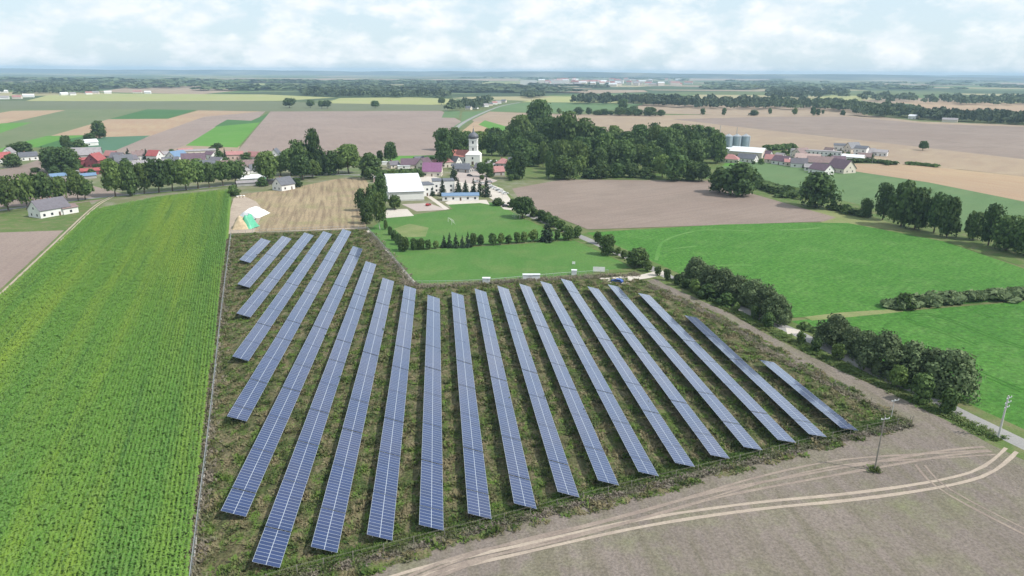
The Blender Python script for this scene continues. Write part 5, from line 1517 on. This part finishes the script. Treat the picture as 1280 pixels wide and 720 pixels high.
def dugout(x, y, w_, lab, rz=0):
    o = root('dugout_shelter', G(x, y), rz, lab, 'shelter')
    part('shell', MB().box(-w_ / 2, w_ / 2, .9, 1.0, 0, 2.0).box(-w_ / 2, -w_ / 2 + .08, 0, .9, 0, 2.0).box(w_ / 2 - .08, w_ / 2, 0, .9, 0, 2.0).mesh('shell', T_WHITE), o)
    part('roof', MB().box(-w_ / 2 - .1, w_ / 2 + .1, -.5, 1.2, 2.003, 2.12).mesh('roof', T_WHITE), o)
    part('bench', MB().box(-w_ / 2 + .1, w_ / 2 - .1, .45, .88, .42, .5).mesh('bench', WOODP), o)
dugout(664, 349, 6.5, 'long white dugout shelter on the near edge of the pitch', R(182))
dugout(608, 353.5, 2.8, 'tiny white shelter near the left corner of the near pitch edge', R(180))
dugout(717.5, 343.5, 2.0, 'narrow white hut right of the long dugout shelter', R(176))
def board(x, y, w_, h, rz, lab):
    o = root('white_board', G(x, y), rz, lab, 'board')
    part('panel', MB().box(-w_ / 2, w_ / 2, -.04, .04, .5, .5 + h).mesh('panel', TARPW), o)
    for sx in (-.42, .42): part('post', MB().box(-.06, .06, .045, .15, 0, .5 + h).mesh('post', GALV), o, (sx * w_, 0, 0))
board(748.5, 341, 4.6, 1.9, R(-4), 'blank white board on posts beside the pitch corner')
board(717, 331.5, 1.2, 1.0, R(-4), 'small white sign standing on the near pitch')

# garden hedge
def hedge(pts, wd, h, lab, mat=None, keep=1.0):
    rs = np.random.default_rng(31)
    W = smooth_line([G(*p) for p in pts], 1.2)
    c = []
    for p in W:
        for k in range(5): c.append((p.x + rs.normal() * wd * .3, p.y + rs.normal() * wd * .3))
    rs2 = np.random.default_rng(3); Q = []
    temps = [clump_quads(rs2, 26, .4) for _ in range(4)]
    for q in c:
        if rs.random() > keep: continue
        t = temps[rs.integers(4)].copy(); r = wd * .5 * rs.uniform(.6, 1.2); h_ = h * rs.uniform(.5, 1.15)
        t[..., 0] = t[..., 0] * r + q[0]; t[..., 1] = t[..., 1] * r + q[1]; t[..., 2] = np.maximum(.05, h_ * .5 + t[..., 2] * h_ * .6)
        Q.append(t)
    V = np.concatenate(Q).reshape(-1, 3)
    tag(part('hedge', mesh_np('hedge', V, np.arange(len(V)).reshape(-1, 4), mat or LEAF2)), lab, 'hedge')
hedge([(478, 219), (500, 218), (523, 217)], 5, 3.6, 'long clipped green hedge behind the white hall')
hedge([(1062, 203), (1090, 203), (1115, 206)], 5, 3.0, 'low green hedge below the white houses of the hamlet')
hedge([(1135, 206), (1150, 207), (1170, 209)], 4, 2.6, 'low hedge at the edge of the bare field right of the hamlet')
hedge([(958, 188), (975, 187), (990, 186)], 6, 5, 'green hedge of trees between the farm hall and the terrace')

hedge([(1112, 384.5), (1160, 379.5), (1220, 374.5), (1330, 367)], 5, 3.0, 'low rough hedge dividing the two lush green fields', LEAFG, .62)
hedge([(942, 232), (965, 238), (990, 247)], 9, 4.5, 'scrubby bushes left of the big round dark tree', LEAF2, .5)
hedge([(1040, 261), (1062, 267), (1080, 271)], 6, 3.5, 'scrubby bushes right of the big round dark tree', LEAF2, .5)
hedge([(1000, 408), (1040, 424), (1100, 462), (1180, 500)], 3, 1.6, 'low undergrowth along the foot of the near bush clump', LEAF2, .6)

# ------------------------------------------------------------------ farm heaps with tarps and tyres
def heap(name, x, y, lx, ly, h, mat, lab, rz=0, seed=0, tyres=0, cat='heap', pointed=1.0):
    o = root(name, G(x, y), rz, lab, cat)
    V, Fq = [], []
    n, m = 14, 10
    for j in range(m + 1):
        for i in range(n + 1):
            u, v = i / n * 2 - 1, j / m * 2 - 1
            k = max(abs(u), abs(v))
            z = h * (1 - k ** (1.0 / pointed if pointed > 1 else 1.6)) if pointed <= 1 else h * max(0, 1 - abs(u) ** 1.3) * (1 - max(0, abs(v) - .6) / .4)
            nz = noise.noise(Vector((u * 2.5, v * 2.5, seed)))
            V.append((u * lx / 2 * (1 + .06 * nz), v * ly / 2 * (1 + .06 * nz), max(0.03, z * (1 + .22 * nz))))
    for j in range(m):
        for i in range(n):
            a = j * (n + 1) + i
            Fq.append((a, a + 1, a + n + 2, a + n + 1))
    part('tarp_cover' if tyres else 'heap_body', mesh_np('heap', V, Fq, mat, smooth=False), o)
    if tyres:
        ty = MB()
        prof = []
        for k in range(9):
            t = k / 8 * 2 * math.pi
            prof.append((.36 + .13 * math.cos(t), .13 + .13 * math.sin(t)))
        tm = MB().lathe(prof, 12).mesh('tyre', BLACK)
        for k in range(tyres):
            t = k / tyres * 2 * math.pi
            part('tyre', tm, o, (math.cos(t) * lx * .53, math.sin(t) * ly * .53, .0))
    return o
heap('straw_heap', 301, 285, 8, 9, 6.0, STRAW, 'pale brown pointed heap nearest the site corner', R(20), 1, pointed=1.5)
heap('tarped_heap', 307, 275, 9, 11, 4.2, TARPK, 'grey tarped heap ringed with tyres behind the brown heap', R(10), 2, 26)
heap('tarped_heap', 311.5, 284, 7.5, 8, 6.2, TARPG, 'bright green tarped heap ringed with tyres', R(-15), 3, 22, pointed=1.5)
heap('silage_clamp', 318, 269, 12, 14, 4.6, TARPW, 'flat white-tarped silage clamp beside the stubble field', R(-6), 4, 0)
for k, (x, y) in enumerate([(297, 247.5), (301, 247), (305, 246.8)]):
    o = root('wrapped_bale', G(x, y), k, ['left', 'middle', 'right'][k] + ' pale wrapped bale beside the dark bush at the maize corner', 'bale', 'wrapped bales at the maize corner')
    part('bale', MB().lathe([(0.02, 0), (.68, .02), (.75, .15), (.75, 1.15), (.68, 1.3), (.02, 1.32)], 16).mesh('bale', TARPW), o)
    part('net_wrap', MB().lathe([(.757, .35), (.762, .4), (.762, .9), (.757, .95)], 16).mesh('net_wrap', STRAW), o)

# ------------------------------------------------------------------ fences and poles
FPOST = MB().box(-.05, .05, -.05, .05, 0, 1.95).mesh('post', GALV)
WPOST = MB().box(-.05, .05, -.05, .05, 0, 1.95).mesh('post', WOODP)
def fence(line, lab, step, plinth=True, wires=5, rail=.045, nmax=100, dark=False):
    W = smooth_line([G(*p) for p in line], step)
    p0 = W[0]
    o = root('wire_fence', (p0.x, p0.y, 0), 0, lab, 'fence')
    b, pl = MB(), MB()
    for i in range(len(W) - 1):
        a, c = W[i] - p0, W[i + 1] - p0
        for k in range(wires):
            z = .4 + 1.35 * k / (wires - 1)
            b.tube((a.x, a.y, z), (c.x, c.y, z), .010, n=4, cap=False)
        b.tube((a.x, a.y, 1.9), (c.x, c.y, 1.9), rail, n=5, cap=False)
        if plinth:
            d = (c - a).normalized(); nn = Vector((-d.y, d.x, 0)) * .12
            e = d * .06
            q = [a + e - nn, c - e - nn, c - e + nn, a + e + nn]
            pl.add([(v.x, v.y, 0) for v in q] + [(v.x, v.y, .34) for v in q], [(4, 5, 6, 7), (0, 1, 5, 4), (1, 2, 6, 5), (2, 3, 7, 6), (3, 0, 4, 7)])
    part('mesh_wire', b.mesh('mesh_wire', WOODP if dark else GALV), o)
    if plinth: part('concrete_plinth', pl.mesh('concrete_plinth', CONC), o)
    for i, q in enumerate(W[:nmax]):
        part('post', WPOST if dark else FPOST, o, (q.x - p0.x, q.y - p0.y, 0))
fence([(289, 294), (277, 395), (264, 520), (240, 722), (235, 764)], 'pale wire fence with concrete base between the maize and the solar site', 3.6, True, 5, .06)
fence([(289, 293), (370, 289.5), (457, 286.5)], 'wire fence along the far end of the solar site by the stubble field', 3.2, False, 5)
fence([(459, 287.5), (488, 321), (516, 356)], 'wire fence beside the ash path on the left of the sports pitch', 3.0, False, 5)
fence([(517, 357.5), (600, 355.5), (700, 347), (760, 343)], 'wire fence along the near edge of the sports pitch', 3.0, False, 5)
fence([(300, 742), (372, 719), (480, 692), (600, 661), (760, 619), (900, 585), (1040, 550), (1140, 529)], 'thin wire fence along the weedy bank above the ploughed field', 4.5, False, 3, .012, dark=True)
fence([(812, 357), (900, 401), (957, 438), (1060, 492), (1137, 529)], 'thin wire fence between the last panel row and the dirt strip', 4.5, False, 3, .012, dark=True)

def pole(x, yb, yt, lab, arms, r=.16, mat=CONC, rz=0):
    p = G(x, yb); s = ppm(x, yb); dep = math.atan2(H, math.hypot(p.x, p.y))
    h = (yb - yt) / s / math.cos(dep)
    o = root('power_pole', p, rz, lab, 'power pole')
    part('pole', MB().tube((0, 0, 0), (0, 0, h), r, r * .6, 10).mesh('pole', mat), o)
    for k, (dz, w_) in enumerate(arms):
        a = part('crossarm', MB().box(-w_ / 2, w_ / 2, -.07, .07, -.07, .07).mesh('crossarm', GALV), o, (0, -.2, h - dz))
        for sx in (-.92, 0, .92):
            part('insulator', MB().lathe([(.04, .07), (.1, .1), (.06, .16), (.1, .2), (.05, .3), (.01, .34)], 8).mesh('insulator', TARPW), a, (sx * w_ / 2, 0, 0))
    return h
pole(1247.5, 548, 494, 'stout pale power pole with several crossarms beside the lane', [(.5, 2.0), (1.6, 2.4), (2.7, 2.0)], .24, CONC, R(30))
pole(1093, 589, 520, 'slim grey power pole standing in the ploughed field', [(.8, 1.9)], .17, WOODP, R(15))
pole(1113.5, 524, 499, 'short thin pole with a side arm at the corner of the solar site', [(.25, 2.2)], .11, CONC, R(20))
verge('pole_grass', [(1089, 589.5), (1093, 590), (1097, 589)], 0.9, 60, 0.6, GRNC, 'small tuft of grass at the foot of the slim power pole')
for i, (x, y, t) in enumerate([(628, 249, 236), (872, 201, 186), (1090, 206, 190)]):
    pole(x, y, t, ['thin lamp pole beside the car park', 'thin pole at the right end of the village wood', 'thin pole right of the hamlet'][i], [(.3, 1.0)], .09, CONC)
